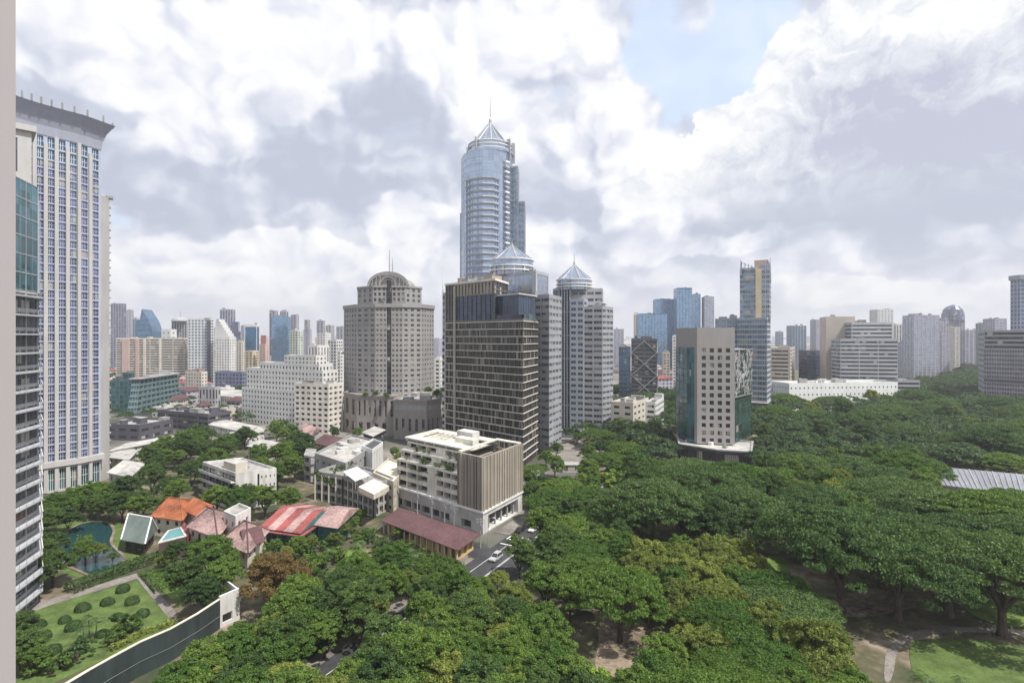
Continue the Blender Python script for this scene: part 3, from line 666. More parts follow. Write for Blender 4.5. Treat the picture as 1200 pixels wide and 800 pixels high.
for (a, c) in ((lerp(A, Bc, .62), Bc), (Bc, lerp(Bc, Cc, .95))):
    ang = math.atan2(c[1] - a[1], c[0] - a[0]); nX, nY = -math.sin(ang) * .8, math.cos(ang) * .8; b.quad((a[0] + nX, a[1] + nY, 68.7), (c[0] + nX, c[1] + nY, 68.7), (c[0] + nX, c[1] + nY, 70.6), (a[0] + nX, a[1] + nY, 70.6), gLounge)
T.units(up, 87.5, 6, 8, mat('tan_plant_box', (.4, .33, .26)), concG, 4.5, smax=12)
# white slim side stair tower with mast
sb = para(Q(518.6, 296), Q(522.3, 293), Q(523, 300)); T.part('side_tower').prism(ccw(sb), 0, 84, concW)
for k in range(22): z = 6 + k * 3.55; T.part('side_window').box(lerp(sb[0], sb[1], .45), 1.0, 1.6, z, z + 1.9, gDark, -.7)
q = MB(); q.tube([(*Q(519, 294), 60), (*Q(519, 294), 84), (*Q(519, 294), 98)], [.35, .3, .12], metalW, 6); q.build('mast', T.root)
T.finish(foot=k4)

# ---- 5-7 the three spired towers
bandG = mat('pale_spandrel', (.40, .42, .46), var=.12); stoneP = mat('blue_grey_stone', (.31, .32, .35), var=.14); stoneL = mat('pale_blue_grey_stone', (.38, .40, .44), var=.14)
def octa(c, r, n=16, a0=0): return [(c[0] + r * math.cos(a0 + i * 2 * math.pi / n), c[1] + r * math.sin(a0 + i * 2 * math.pi / n)) for i in range(n)]
def crownroof(T, c, r, z0, z1, z2, zs, panels, n=12, drum=gPale, roofm=None):
    d = T.part('drum'); d.lathe(c, [(r * .93, z0), (r * .93, z0 + (z1 - z0) * .55), (r, z0 + (z1 - z0) * .6), (r, z1), (r * .2, z1 + .02)], drum, 24)
    b = T.part('drum_ring')
    for zz in (z0 + (z1 - z0) * .3, z0 + (z1 - z0) * .58, z1): b.lathe(c, [(r * 1.0, zz - .35), (r * 1.06, zz - .35), (r * 1.06, zz + .25), (r * .9, zz + .25)], metalW, 24)
    for i in range(12):
        a = i * math.pi / 6 + .1; b.box((c[0] + r * .97 * math.cos(a), c[1] + r * .97 * math.sin(a)), .5, .5, z0, z1, metalW, a)
    p = T.part('pyramid_roof'); p.lathe(c, [(r * 1.0, z1 + .26), (.35, z2)], roofm or gSky, n, .2, .2 + 2 * math.pi)
    rb = T.part('roof_rib')
    for i in range(n):
        a = .2 + i * 2 * math.pi / n; rb.bar((c[0] + r * 1.0 * math.cos(a), c[1] + r * math.sin(a), z1 + .3), (c[0], c[1], z2 + .1), .45 if i % 3 else .8, concG if i % 3 == 0 else metalG)
    s = T.part('spire'); s.tube([(*c, z2 - .5), (*c, z2 + (zs - z2) * .25), (*c, z2 + (zs - z2) * .3), (*c, zs)], [.75, .6, .28, .1], metalG, 8)
# front one (half hidden by the dark tower)
T = Bld('spired_tower', 'stepped pale stone tower with low glass cone roof, half hidden by the dark banded tower', 'tower', Q(615, 300))
v1 = para(Q(596, 296), Q(643.5, 277), Q(658, 296)); T.block(v1, 0, 81, 5.2, 3.7, .86, .42, stoneP, gWin, roofG, rec=.3, mull=(3, 0), mm=bandG)
v2 = para(Q(585, 312), Q(628, 294), Q(643.5, 309)); T.block(v2, 80, 95, 0, 15, .8, .9, stoneL, gPale, roofG, rec=.3, mull=(6, 4), mm=bandG)
v3 = para(Q(574, 322), Q(606, 312), Q(622, 330)); T.block(v3, 80, 98, 6, 4, .85, .5, bandG, gPale, roofG)
crownroof(T, Q(600, 318), 12.3, 95.5, 104.5, 113.5, 117, 0)
T.units(v1, 81, 3, 5, concG); T.units(v2, 95, 2, 6, concG); T.finish(foot=v1)
# right one
T = Bld('spired_tower', 'stepped pale stone tower with small cone roof and spire, right of the dark banded tower', 'tower', Q(683, 365))
w1_ = [Q(684, 354), Q(706, 350), Q(718.5, 362)]; w1_ = para(*w1_); T.block(w1_, 0, 79, 5.0, 3.8, .84, .46, stoneP, gWin, roofG, rec=.35, mull=(2, 0), mm=bandG)
w2_ = [Q(668, 356), Q(684, 353.5), (Q(684, 353.5)[0] + 16, 375), (Q(668, 356)[0] + 12, 385)]; T.block(w2_, 0, 84, 4.2, 3.8, .7, .5, stoneP, gBlueD, roofG, mull=(1, 0), mm=bandG)
w3_ = para(Q(668.5, 360), Q(706, 356), Q(707, 372)); T.block(w3_, 78, 91, 5, 3.8, .8, .4, stoneL, gWin, roofG)
w4_ = [Q(648, 372), Q(655, 362), Q(668, 357.5), (Q(668, 357.5)[0] + 5, 385), (Q(648, 372)[0] + 2, 390)]; T.block(w4_, 0, 92, 3.3, 15, .8, .94, bandG, gBlueD, roofG, rec=.4, mull=(1, 6), mm=metalG)
for k in range(5): T.part('pilaster').box(lerp(Q(655, 361), Q(668, 356.8), k / 4), .8, .9, 0, 92, stoneL)
crownroof(T, Q(673, 366), 11.6, 91.2, 98.0, 108.5, 116, 0); T.units(w1_, 79, 4, 5, concG); T.units(w3_, 91, 2, 9, concG); T.finish(foot=[Q(645, 372), Q(655, 350), Q(706, 346), Q(720, 362), Q(720, 395), Q(648, 395)])
# tallest
T = Bld('tallest_spired_tower', 'tallest tower, blue glass with pyramid roof and needle spire, behind the dark banded tower', 'tower', Q(575, 395))
body = [Q(540.5, 390), Q(544, 379), Q(553, 372), Q(566, 369), Q(579, 370), Q(589, 375), Q(597, 384), Q(600, 396), (Q(600, 396)[0] + 1, 420), (Q(540.5, 390)[0] - 2, 420)]
glb = glass('tower_blue_glass', (.40, .49, .62), metal=.8, rough=.14, blinds=.0, spread=.25, cell=(4.1, 4.1, 3.9))
for i in range(len(body)):
    a, c = body[i], body[(i + 1) % len(body)]; L_ = math.hypot(a[0] - c[0], a[1] - c[1]); nx = max(1, round(L_ / 2.6))
    T.facade(a, c, 0, 187, nx, 40, .92, .93, metalG, glb, rec=.08)
T.part('upper_roof').poly([(*q, 187) for q in ccw(body)], roofG)
bay = [Q(546.5, 372), Q(553, 366), Q(566, 362.5), Q(578, 363.5), Q(584, 368)]; bay += [(bay[-1][0] - 1, 376), (bay[0][0] + 1, 378)]
for i in range(7):
    a, c = bay[i], bay[(i + 1) % 7]; T.facade(a, c, 40, 166, max(1, round(math.hypot(a[0] - c[0], a[1] - c[1]) / 3.5)), 30, .97, .5, mat('white_spandrel', (.42, .45, .52), var=.08), glb, rec=.5, part='balcony_bay', name='bay_window')
T.part('balcony_bay').poly([(*q, 166) for q in ccw(bay)], metalW)
sb = T.part('bay_sill'); ob_ = inset(ccw(bay), -.6)
for k in range(31):
    sb.prism(ob_, 40 + k * 4.2 - .18, 40 + k * 4.2 + .14, metalG)
s1 = para(Q(584, 388), Q(607, 382), Q(608.5, 398)); T.block(s1, 0, 179, 3.2, 3.9, .85, .8, metalG, glb, metalG, rec=.3, part='stepped_wing')
s2 = para(Q(592, 392), Q(615, 387), Q(616, 404)); T.block(s2, 0, 155.5, 3.2, 3.9, .85, .8, metalG, glb, metalG, rec=.3, part='stepped_wing')
s3 = para(Q(539, 392), Q(544, 389), Q(548, 400)); T.block(s3, 0, 148, 3, 3.9, .8, .8, metalG, glb, metalG, rec=.2, part='stepped_wing')
for k in range(44):
    p = Q(594, 377.5); lad = MB(); lad.box(p, 4.4, 1.6, 30 + k * 3.5, 31.1 + k * 3.5, metalW if k % 2 else bandG, .9); lad.build('balcony', T.root)
cc_ = Q(574.5, 392); r_ = 16.0
T.part('crown_ring').lathe(cc_, [(r_, 180), (r_ * 1.02, 188.5), (r_ * 1.08, 189), (r_ * 1.08, 191), (r_ * .96, 191.2), (r_ * .96, 196.5), (r_ * .2, 196.6)], gSky, 28)
for zz in (188.8, 191.6, 194.2, 196.6): T.part('crown_rail').lathe(cc_, [(r_ * .95, zz - .3), (r_ * 1.0, zz - .3), (r_ * 1.0, zz + .25), (r_ * .9, zz + .25)], metalW, 28)
for ang in (-2.75, -2.15, -.62, -.1, 1.5):
    T.part('crown_fin').box((cc_[0] + r_ * 1.02 * math.cos(ang), cc_[1] + r_ * 1.02 * math.sin(ang)), 3.0, .8, 184, 198.5 if ang != -2.75 else 194, metalG, ang)
T.part('pyramid_roof').lathe(cc_, [(14.2, 196.6), (.4, 213.5)], gSky, 8, .1, .1 + 2 * math.pi)
for i in range(16): a = .1 + i * math.pi / 8; T.part('roof_rib').bar((cc_[0] + 14.2 * math.cos(a) * (1 if i % 2 == 0 else .93), cc_[1] + 14.2 * math.sin(a) * (1 if i % 2 == 0 else .93), 196.7), (cc_[0], cc_[1], 213.8), .5 if i % 2 else .9, metalG)
T.part('spire').tube([(*cc_, 210), (*cc_, 216), (*cc_, 217.5), (*cc_, 232)], [1.0, .9, .35, .12], metalG, 8)
T.finish(foot=body)

# ---- 8 grey stone slab in the park
a8 = Q(817, 262.5); b8 = Q(861, 259); c8 = Q(880.5, 284)
g8 = mat('mauve_grey_stone', (.33, .31, .30), var=.1)
T = Bld('grey_slab_office', 'mauve grey stone office block with four columns of square windows, among the park trees', 'building', Q(842, 272))
back8 = (b8[0] - 1, b8[1] + 24); m8 = [a8, b8, back8, (a8[0] - 3, a8[1] + 24)]
T.facade(a8, b8, 9, 63.8, 4, 13, .52, .56, g8, gDark, rec=.5, mx=1.2, mt=8.2, mb=0, mull=(1, 0), mm=metalD)
for i in (1, 2, 3): T.facade(m8[i], m8[(i + 1) % 4], 9, 63.8, 0, 1, 1, 1, g8, gDark)
T.part('roof').poly([(*q, 63.8) for q in m8], roofG); T.parapet(m8, 63.8, .8, g8)
lw = para(Q(805.3, 268), (a8[0] - .02, 265), (a8[0] - .02, 284)); 
for i in range(4): T.facade(lw[i], lw[(i + 1) % 4], 9, 55, 3, 13, .98, .94, metalD, gTeal, rec=.08, part='glass_wing', name='wing_window')
T.part('glass_wing').poly([(*q, 55) for q in ccw(lw)], roofG)
rw = para((b8[0] + .02, b8[1] + 3), c8, (c8[0] - 2, c8[1] + 14))
T.facade(rw[0], rw[1], 9, 33, 6, 6, .98, .94, metalD, gGrn, rec=.08, part='glass_wing', name='wing_window'); T.facade(rw[0], rw[1], 33, 54, 6, 5, .98, .94, metalG, gGrn, rec=.08, part='glass_wing', name='wing_window')
for i in (1, 2): T.facade(rw[i], rw[i + 1], 9, 54, 0, 1, 1, 1, darkc, gGrn, part='glass_wing')
T.part('glass_wing').poly([(*q, 54) for q in ccw(rw)], roofG)
sc = T.part('lattice_screen'); rg = random.Random(3); an = math.atan2(rw[1][1] - rw[0][1], rw[1][0] - rw[0][0]); dn = Vector((math.sin(an), -math.cos(an))) * .6
for k in range(120):
    t = rg.uniform(.04, .94); z = rg.uniform(31, 52); p = lerp(rw[0], rw[1], t); t2 = min(.98, max(.02, t + rg.uniform(-.12, .12))); p2 = lerp(rw[0], rw[1], t2); z2 = min(54, z + rg.uniform(1, 5))
    sc.bar((p[0] + dn.x, p[1] + dn.y, z), (p2[0] + dn.x, p2[1] + dn.y, z2), .45, concG if rg.random() < .6 else metalG)
for z in (31, 38, 54): sc.bar((rw[0][0] + dn.x, rw[0][1] + dn.y, z), (rw[1][0] + dn.x, rw[1][1] + dn.y, z), .4, metalG)
pod = [Q(796.5, 262), Q(840, 248.5), Q(880, 244), Q(881.5, 268)]; pod.append((pod[0][0] + 6, 286))
for i in range(len(pod)): T.facade(pod[i], pod[(i + 1) % len(pod)], 0, 8.5, 8, 1, .95, .7, darkc, gDark, rec=.6, part='podium', name='podium_window', mull=(1, 0), mm=metalD)
T.part('podium').poly([(*q, 8.5) for q in ccw(pod)], roofW); T.parapet(pod, 8.5, .6, concG, out=.6, part='podium_edge')
T.units(pod, 8.5, 4, 2, metalW, concG, 1.6, smax=3)
T.finish(foot=pod)
# ---- 9 tall hotel tower behind it
T = Bld('finned_hotel_tower', 'tall grey blue tower with beige stripe and horned top, behind the grey park office', 'tower', Q(880, 400))
gH = glass('hotel_glass', (.17, .24, .32), metal=.6, rough=.12, blinds=.1, cell=(3.5, 3.5, 3.6))
lo = para(Q(864, 396), Q(899, 384), Q(903, 402)); T.block(lo, 0, 73, 3.5, 3.6, .94, .66, bandG, gH, roofG, rec=.4, mull=(1, 0), mm=metalG)
lw = para(Q(838, 410), Q(878, 402), Q(880, 420)); T.block(lw, 0, 73, 3.8, 3.6, .8, .62, bandG, gH, roofG, rec=.4, mull=(1, 0), mm=metalG); T.units(lw, 73, 9, 2, concG, metalG, 4.5)
u1 = para(Q(867, 396), Q(885.5, 391), Q(887, 406)); T.block(u1, 73.01, 109, 3.5, 3.6, .94, .66, bandG, gH, roofG, rec=.4, part='upper_wall', mull=(1, 0), mm=metalG)
T.part('stripe').prism(para(Q(885.5, 390), Q(892, 389), Q(893, 405)), 73.01, 109, mat('beige_stripe', (.52, .43, .30)))
u2 = para(Q(892.2, 391), Q(902, 388.5), Q(903.5, 405)); T.block(u2, 73.01, 112, 3.2, 3.6, .8, .66, bandG, gH, roofG, rec=.4, part='upper_wall', mull=(1, 0), mm=metalG)
T.part('roof_block').prism(para(Q(884, 395), Q(900, 391.5), Q(901.5, 403)), 109.01, 115.5, mat('dusty_pink_render', (.45, .34, .31)))
for (x, z0, z1) in ((867.6, 104, 118), (871, 108, 113), (902, 100, 119.5)): T.part('horn').prism(para(Q(x, 389.5), Q(x + 1.7, 389), Q(x + 2, 395)), z0, z1 - 3, metalG, p2=para(Q(x, 389.5), Q(x + .5, 389.3), Q(x + .9, 395)))
for k in range(4): q = T.part('plant_screen'); p = Q(869 + k * 4, 391.5); q.bar((*p, 109), (*p, 114 - k * .8), .3, gGrn)
T.part('plant_screen').bar((*Q(868, 391.5), 113.5), (*Q(884, 391.5), 109.6), .3, metalG)
pb = para(Q(862, 392), Q(900, 379), Q(904, 400)); T.part('base').prism(pb, 0, 14, darkc, roofG)
T.finish(foot=lo); FOOT.append(lw)

# ---- 10 white car park block with brown ribbed corner
G0 = U(462, 590.5); G1 = U(566, 626); G2 = U(612, 598.5); w10 = para(G0, G1, G2)
white10 = mat('cream_white_concrete', (.64, .61, .54), var=.3); rib = mat('pale_ribbed_cladding', (.46, .45, .44), var=.12, scale=.4)
T = Bld('car_park_block', 'white terraced block with a brown ribbed corner, beside the zebra crossing', 'building', cen(w10))
ax10 = math.atan2(G1[1] - G0[1], G1[0] - G0[0]); ay10 = math.atan2(G2[1] - G1[1], G2[0] - G1[0])
nA = (math.sin(ax10), -math.cos(ax10)); nB = (math.sin(ay10), -math.cos(ay10))
def E(u, v, du=0, dv=0):          # u along long face 0..1 from left, v into depth 0..1
    return (G0[0] + (G1[0] - G0[0]) * u + (G2[0] - G1[0]) * v, G0[1] + (G1[1] - G0[1]) * u + (G2[1] - G1[1]) * v)
# podium
T.facade(G0, G1, 0, 6.6, 9, 1, .9, .8, rib, darkc, rec=1.6, part='podium', name='podium_shade_panel', mb=.0, mt=3.3, skip=lambda i, k: i in (6, 8))  # dark panels in the bays stand in for the shade inside
T.facade(G1, G2, 0, 6.6, 1, 1, .76, .86, concW, darkc, rec=3.0, part='podium', name='entrance_shade_panel', mt=1.2)  # dark sheet behind the columns paints the shade of the entrance
T.facade(G2, w10[3], 0, 6.6, 0, 1, 1, 1, rib, gDark, part='podium'); T.facade(w10[3], G0, 0, 6.6, 0, 1, 1, 1, rib, gDark, part='podium')
T.part('podium').poly([(*q, 6.6) for q in w10], roofW); 
pr = T.part('podium_rib')
for k in range(60):
    p = E(k / 60, 0); pr.box((p[0] + nA[0] * .06, p[1] + nA[1] * .06), .12, .16, 3.4, 6.3, rib, ax10)
b = T.part('podium_coping'); oc = inset(ccw(w10), -.35); ic = inset(ccw(w10), .6)
for i in range(4): j = (i + 1) % 4; b.quad((*oc[i], 6.3), (*oc[j], 6.3), (*oc[j], 6.95), (*oc[i], 6.95), metalW); b.quad((*oc[i], 6.95), (*oc[j], 6.95), (*ic[j], 6.95), (*ic[i], 6.95), metalW)
cl_ = T.part('entrance_column')
for k in range(5): p = lerp(G1, G2, .2 + k * .155); cl_.box((p[0] - nB[0] * 1.2, p[1] - nB[1] * 1.2), .5, .5, 0, 5.3, concG, ay10)
# terraces with planters (left two thirds)
us = .74
lv = [(0, 6.61, 10.0, .03), (1, 10.0, 13.3, .03), (2, 13.3, 16.4, .03), (3, 16.4, 19.3, .12), (4, 19.3, 22.0, .22)]
for k, z0, z1, v0 in lv:
    u0 = .015 if k < 4 else .04
    for (ua, ub) in ((u0, .40), (.40, .50), (.50, us)):
        pa, pb_ = E(ua, v0), E(ub, v0)
        nxx = {0: 3, 1: 0, 2: 3}[0 if ua < .3 else (1 if ua < .45 else 2)]
        if nxx: T.facade(pa, pb_, z0, z1, nxx, 1, .93, .60, white10, darkc, rec=2.2, part='terrace_wall', name='parking_shade_panel')  # each bay closed by a dark panel, shade of the deck as colour
        else: T.facade(pa, pb_, z0, z1, 0, 1, 1, 1, white10, gDark, part='terrace_wall')
    T.facade(E(u0, 1), E(u0, v0), z0, z1, 3, 1, .8, .5, white10, darkc, rec=1, part='terrace_wall', name='parking_shade_panel', force=True)  # same dark panels as painted shade on the end wall
    T.part('terrace_floor').poly([(*q, z1 - .02 - k * .004) for q in (E(u0, v0), E(us, v0), E(us, 1), E(u0, 1))], white10 if k == 4 else roofG)
T.facade(E(us, 1), E(.015, 1), 6.61, 22, 0, 1, 1, 1, white10, gDark, part='terrace_wall')
# roof frame: slab ring with an open court
rgf = [E(-.0, .20), E(us, .06), E(us, 1.0), E(-.0, 1.0)]; z = 22.0
def slabquad(bm, p, z0, z1, m): bm.prism(ccw(p), z0, z1, m)
b = T.part('roof_frame')
for p in ([E(0, .22), E(us, .22), E(us, .40), E(0, .40)], [E(0, .82), E(us, .82), E(us, 1), E(0, 1)], [E(0, .401), E(.09, .401), E(.09, .819), E(0, .819)], [E(.40, .401), E(.60, .401), E(.60, .819), E(.40, .819)]): slabquad(b, p, 22.8, 23.3, white10)
for k in range(4): slabquad(b, [E(.15 + k * .06, .401), E(.165 + k * .06, .401), E(.165 + k * .06, .819), E(.15 + k * .06, .819)], 22.85, 23.25, white10)
for (u, v) in [(x * .72, y) for x in (.02, .2, .35, .5, .7, .98) for y in (.25, .62, .97)]: b.box(E(u, v), .5, .5, 21.9, 22.8, white10, ax10)
T.part('lift_house').prism(ccw([E(.44, .62), E(.62, .62), E(.62, .80), E(.44, .80)]), 23.3, 26.4, concW); T.part('lift_house').prism(ccw([E(.50, .45), E(.70, .45), E(.70, .6), E(.50, .6)]), 21.99, 25.0, white10)
# brown corner volume: a screen wall with vertical fins round an open court
bc = [E(us + .002, -.0), E(1.0, -.0), E(1, 1), E(us + .002, 1)]
w = T.part('ribbed_wall')
def wallslab(a, c, t, z0, z1, m):
    ang = math.atan2(c[1] - a[1], c[0] - a[0]); nx_, ny_ = -math.sin(ang) * t, math.cos(ang) * t
    w.prism([a, c, (c[0] + nx_, c[1] + ny_), (a[0] + nx_, a[1] + ny_)], z0, z1, m)
wallslab(bc[0], bc[1], .8, 6.96, 23.4, brown); wallslab((bc[1][0] - nB[0] * .02 , bc[1][1] - nB[1] * .02), lerp(bc[1], bc[2], .995), .8, 6.96, 23.39, brown)
wallslab(bc[2], bc[3], .6, 6.96, 20.5, brown)
T.part('court_floor').poly([(*q, 15.5) for q in inset(ccw(bc), .1)], roofG)
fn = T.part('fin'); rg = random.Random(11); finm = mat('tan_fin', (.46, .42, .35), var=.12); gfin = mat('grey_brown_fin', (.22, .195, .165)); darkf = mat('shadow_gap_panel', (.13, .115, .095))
L1 = math.hypot(bc[0][0] - bc[1][0], bc[0][1] - bc[1][1]); L2 = math.hypot(bc[2][0] - bc[1][0], bc[2][1] - bc[1][1])
u = .5
while u < L1 - .2:
    p = lerp(bc[0], bc[1], u / L1); k_ = rg.random(); fn.box((p[0] + nA[0] * .1, p[1] + nA[1] * .1), .16 if k_ < .5 else .28, .2, 7.0, 23.3, darkc if k_ < .5 else (gfin if k_ < .8 else finm), ax10); u += rg.uniform(.7, 2.0)
u = .3
while u < L2 - .2:
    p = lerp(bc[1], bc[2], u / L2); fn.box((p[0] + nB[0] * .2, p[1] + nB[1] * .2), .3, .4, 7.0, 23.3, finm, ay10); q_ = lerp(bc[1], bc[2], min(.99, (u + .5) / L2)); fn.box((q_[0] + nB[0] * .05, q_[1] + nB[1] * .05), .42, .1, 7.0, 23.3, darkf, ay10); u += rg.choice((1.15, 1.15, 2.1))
b = T.part('court_frame')      # white frame seen at the back of the open court
for z in (19.3, 23.1): b.bar((*E(us + .03, .97), z), (*E(.99, .97), z), .5, white10, .45)
for k in range(5): b.bar((*E(us + .03 + k * .055, .97), 15.6), (*E(us + .03 + k * .055, .97), 23.1), .35, white10)
b.prism(ccw([E(us, .9), E(.995, .9), E(.995, .985), E(us, .985)]), 23.41, 23.8, white10)
b.prism(ccw([E(us, .03), E(us + .03, .03), E(us + .03, .9), E(us, .9)]), 23.41, 23.8, white10)
T.finish(foot=w10)
CP = w10

# ---- 11 curved grey apartment block
g11 = [U(369.5, 585.5), U(402, 592), U(438, 606.5), U(461, 594.5)]; bk = (g11[3][0] - g11[2][0], g11[3][1] - g11[2][1]); g11 += [(g11[1][0] + bk[0] * 1.2, g11[1][1] + bk[1] * 1.2), (g11[0][0] + bk[0], g11[0][1] + bk[1])]
T = Bld('grey_apartment_block', 'three storey grey block with gridded verandas and roof plants, left of the white car park', 'building', cen(g11))
T.block(g11, 0, 9.6, 3.3, 3.2, .82, .72, concG, gWarm, roofG, rec=1.1, mull=(1, 0), mm=concC, parapet=1.1)
for i in range(3):
    L_ = math.hypot(g11[i][0] - g11[i + 1][0], g11[i][1] - g11[i + 1][1]); nn = round(L_ / 3.3)
    for k in range(nn + 1): p = lerp(g11[i], g11[i + 1], k / nn); T.part('column').box((p[0], p[1] - .15), .35, .5, .05, 9.6, concC)
pv_ = para(U(402, 553, 12.4), U(416, 564, 12.4), U(433, 557, 12.4)); m_ = T.part('pavilion_roof'); pc = cen(pv_)
pvc = ccw(pv_); m_.prism(pvc, 12.4, 12.6, metalW); 
for i in range(4): m_.poly([(*pvc[i], 12.61), (*pvc[(i + 1) % 4], 12.61), (*pc, 13.6)], metalW)
for q in inset(ccw(pv_), .5): T.part('pavilion_post').box(q, .25, .25, 9.6, 12.4, concG)
fr = para(U(420, 570, 11.3), U(438, 579, 11.3), U(456, 569, 11.3)); T.part('flat_roof').prism(ccw(fr), 9.62, 11.3, concC, mat('cream_roof', (.72, .66, .52)))
T.finish(foot=g11)
# ---- 11b long white building behind with gallery side
T = Bld('white_roofed_block', 'white building with patchy bright flat roof, behind the curved grey apartments', 'building', U(395, 535, 12))
w11 = para(U(369, 533, 11.5), U(405, 545, 11.5), U(445, 519, 11.5)); T.block(w11, 0, 11.5, 5, 3.8, .3, .3, concG, gDark, roofW, rec=.3); T.units(w11, 11.5, 7, 12, concW, roofW, 1.8, smax=8)
gl = para(U(356, 533, 11), U(368.5, 535, 11), U(371, 526, 11)); T.block(gl, 0, 11, 3, 3.6, .9, .6, concG, darkc, roofG, rec=1.5, parapet=0, part='gallery', name='gallery_shade_panel')  # gallery depth is a dark panel, its shade put into the colour
T.finish(foot=w11)
T = Bld('striped_annexe', 'dark grey house with white vertical window frames, between the white roof and the planted terrace', 'building', U(435, 527, 13))
w12 = para(U(424, 524, 13), U(436, 529, 13), U(449, 520, 13)); T.block(w12, 0, 13, 2.2, 12, .5, .9, metalW, gDark, darkc, rec=.4); T.finish(foot=w12)
T = Bld('link_block', 'low cream flat roofed wing joining the grey apartments to the white car park block', 'building', U(455, 550, 9))
w13 = para(U(437, 556, 10), U(461, 567, 10), U(478, 547, 10)); T.block(w13, 0, 10, 5, 3.3, .4, .4, concC, gDark, mat('cream_roof', (.7, .65, .55)), rec=.3); T.finish(foot=w13)
T = Bld('villa', 'small flat roofed house with a dark upper floor, in front of the grey hotel podium', 'building', U(436, 507, 9))
w14 = para(U(426, 509, 9), U(437, 513, 9), U(450, 506, 9)); T.block(w14, 0, 9, 4, 3, .7, .5, darkc, gDark, roofW); T.part('canopy').prism(ccw(inset(ccw(w14), -1)), 9.9, 10.2, roofW); T.finish(foot=w14)

# ---- 13 white apartment block
a13, b13, c13 = U(237.5, 543.5, 12.2), U(276, 557, 12.2), U(324, 551, 12.2); w15 = para(a13, b13, c13)
T = Bld('white_apartment_block', 'small white apartment block with wraparound balconies and a blank end wall, among trees', 'building', cen(w15))
T.facade(b13, lerp(b13, c13, .52), 0, 12.2, 0, 1, 1, 1, concW, gDark); T.facade(lerp(b13, c13, .52), lerp(b13, c13, .58), 0, 12.2, 1, 1, .8, .94, concW, gDark, rec=.5); T.facade(lerp(b13, c13, .58), c13, 0, 12.2, 4, 4, .28, .3, concW, gDark)
T.facade(c13, w15[3], 0, 12.2, 0, 1, 1, 1, concW, gDark); T.facade(w15[3], a13, 0, 12.2, 0, 1, 1, 1, concW, gDark)
T.facade(a13, b13, 0, 12.2, 5, 4, .9, .75, concG, gDark, rec=.3, mull=(1, 0), mm=concG)
T.part('roof').poly([(*q, 12.2) for q in ccw(w15)], roofG); T.parapet(w15, 12.2, .9, concW)
an = math.atan2(b13[1] - a13[1], b13[0] - a13[0]); nn = (math.sin(an), -math.cos(an)); 
for k in range(4):
    z = .6 + k * 3.05; m_ = MB(); o2 = [(a13[0], a13[1]), (b13[0], b13[1]), (b13[0] + nn[0] * 1.6, b13[1] + nn[1] * 1.6), (a13[0] + nn[0] * 1.6, a13[1] + nn[1] * 1.6)]
    m_.prism(ccw(o2), z, z + .2, concW); m_.prism(ccw([o2[3], o2[2], (o2[2][0] - nn[0] * .15, o2[2][1] - nn[1] * .15), (o2[3][0] - nn[0] * .15, o2[3][1] - nn[1] * .15)]), z + .2, z + 1.0, concW); m_.build('balcony', T.root)
lf = para(U(262, 540, 15.5), U(276, 544, 15.5), U(290, 540, 15.5)); T.part('lift_house').prism(ccw(lf), 12.2, 15.6, concC, roofW)
T.units(w15, 12.2, 6, 4, metalG, concG, 1.6, smax=3); T.finish(foot=w15)

# ---- houses with pitched roofs
def hip(bm, p, z0, z1, m, over=.8, gable=False, ridge_axis=0, th=.18, rf=.32):
    p = ccw(p); q = inset(p, -over)
    if ridge_axis: q = q[1:] + q[:1]
    # ridge runs between the middles of edges q3-q0 and q1-q2
    m0 = lerp(q[3], q[0], .5); m1 = lerp(q[1], q[2], .5); f = 0 if gable else rf
    r0, r1 = lerp(m0, m1, f), lerp(m0, m1, 1 - f)
    bm.poly([(*q[0], z0), (*q[1], z0), (*r1, z1), (*r0, z1)], m); bm.poly([(*q[2], z0), (*q[3], z0), (*r0, z1), (*r1, z1)], m)
    bm.poly([(*q[1], z0), (*q[2], z0), (*r1, z1)], m); bm.poly([(*q[3], z0), (*q[0], z0), (*r0, z1)], m)
    for i in range(4): j = (i + 1) % 4; bm.quad((*q[i], z0 - th), (*q[j], z0 - th), (*q[j], z0), (*q[i], z0), m)
    bm.poly([(*a, z0 - th) for a in q[::-1]], m)
    return r0, r1
def house(name, label, pts, ze, zr, wallm, roofm, gable=False, axis=0, trim=None, over=.9, nz=2, wf=.35, cat='house', rf=.32, extra=None, g=gDark):
    T = Bld(name, label, cat, cen(pts)); T.block(pts, 0, ze, 3.5, max(2.6, ze / nz), wf, .45, wallm, g, roofm, rec=.2, cap=False)
    w = T.part('roof'); r0, r1 = hip(w, pts, ze, zr, roofm, over, gable, axis, rf=rf); q = inset(ccw(pts), -over)
    if trim:
        t = T.part('ridge_trim'); t.bar((*r0, zr + .08), (*r1, zr + .08), .35, trim)
        if axis: q = q[1:] + q[:1]
        for a, r in ((q[0], r0), (q[3], r0), (q[1], r1), (q[2], r1)): t.bar((*a, ze + .1), (*r, zr + .1), .3, trim)
    if extra: extra(T)
    T.finish(foot=pts); return T
def zq(l, z): return para(*[U(x, y, z) for x, y in l])
house('tiled_house', 'house with bright orange tiled hip roof, beside the pond garden', zq([(181, 604), (212, 608), (226, 588)], 6), 6, 9.2, concC, roofO, trim=roofO)
house('tiled_house', 'smaller orange tiled roof tucked behind the bright orange roof', zq([(216, 596), (236, 606), (246, 592)], 6.5), 6.5, 9, concC, roofO)
house('brown_hip_roof_house', 'pinkish brown hip roofed house between the orange roofs and the white lift tower', zq([(222, 616), (254, 628), (272, 604)], 7), 7, 10.5, concC, roofP, trim=roofM, rf=.42)
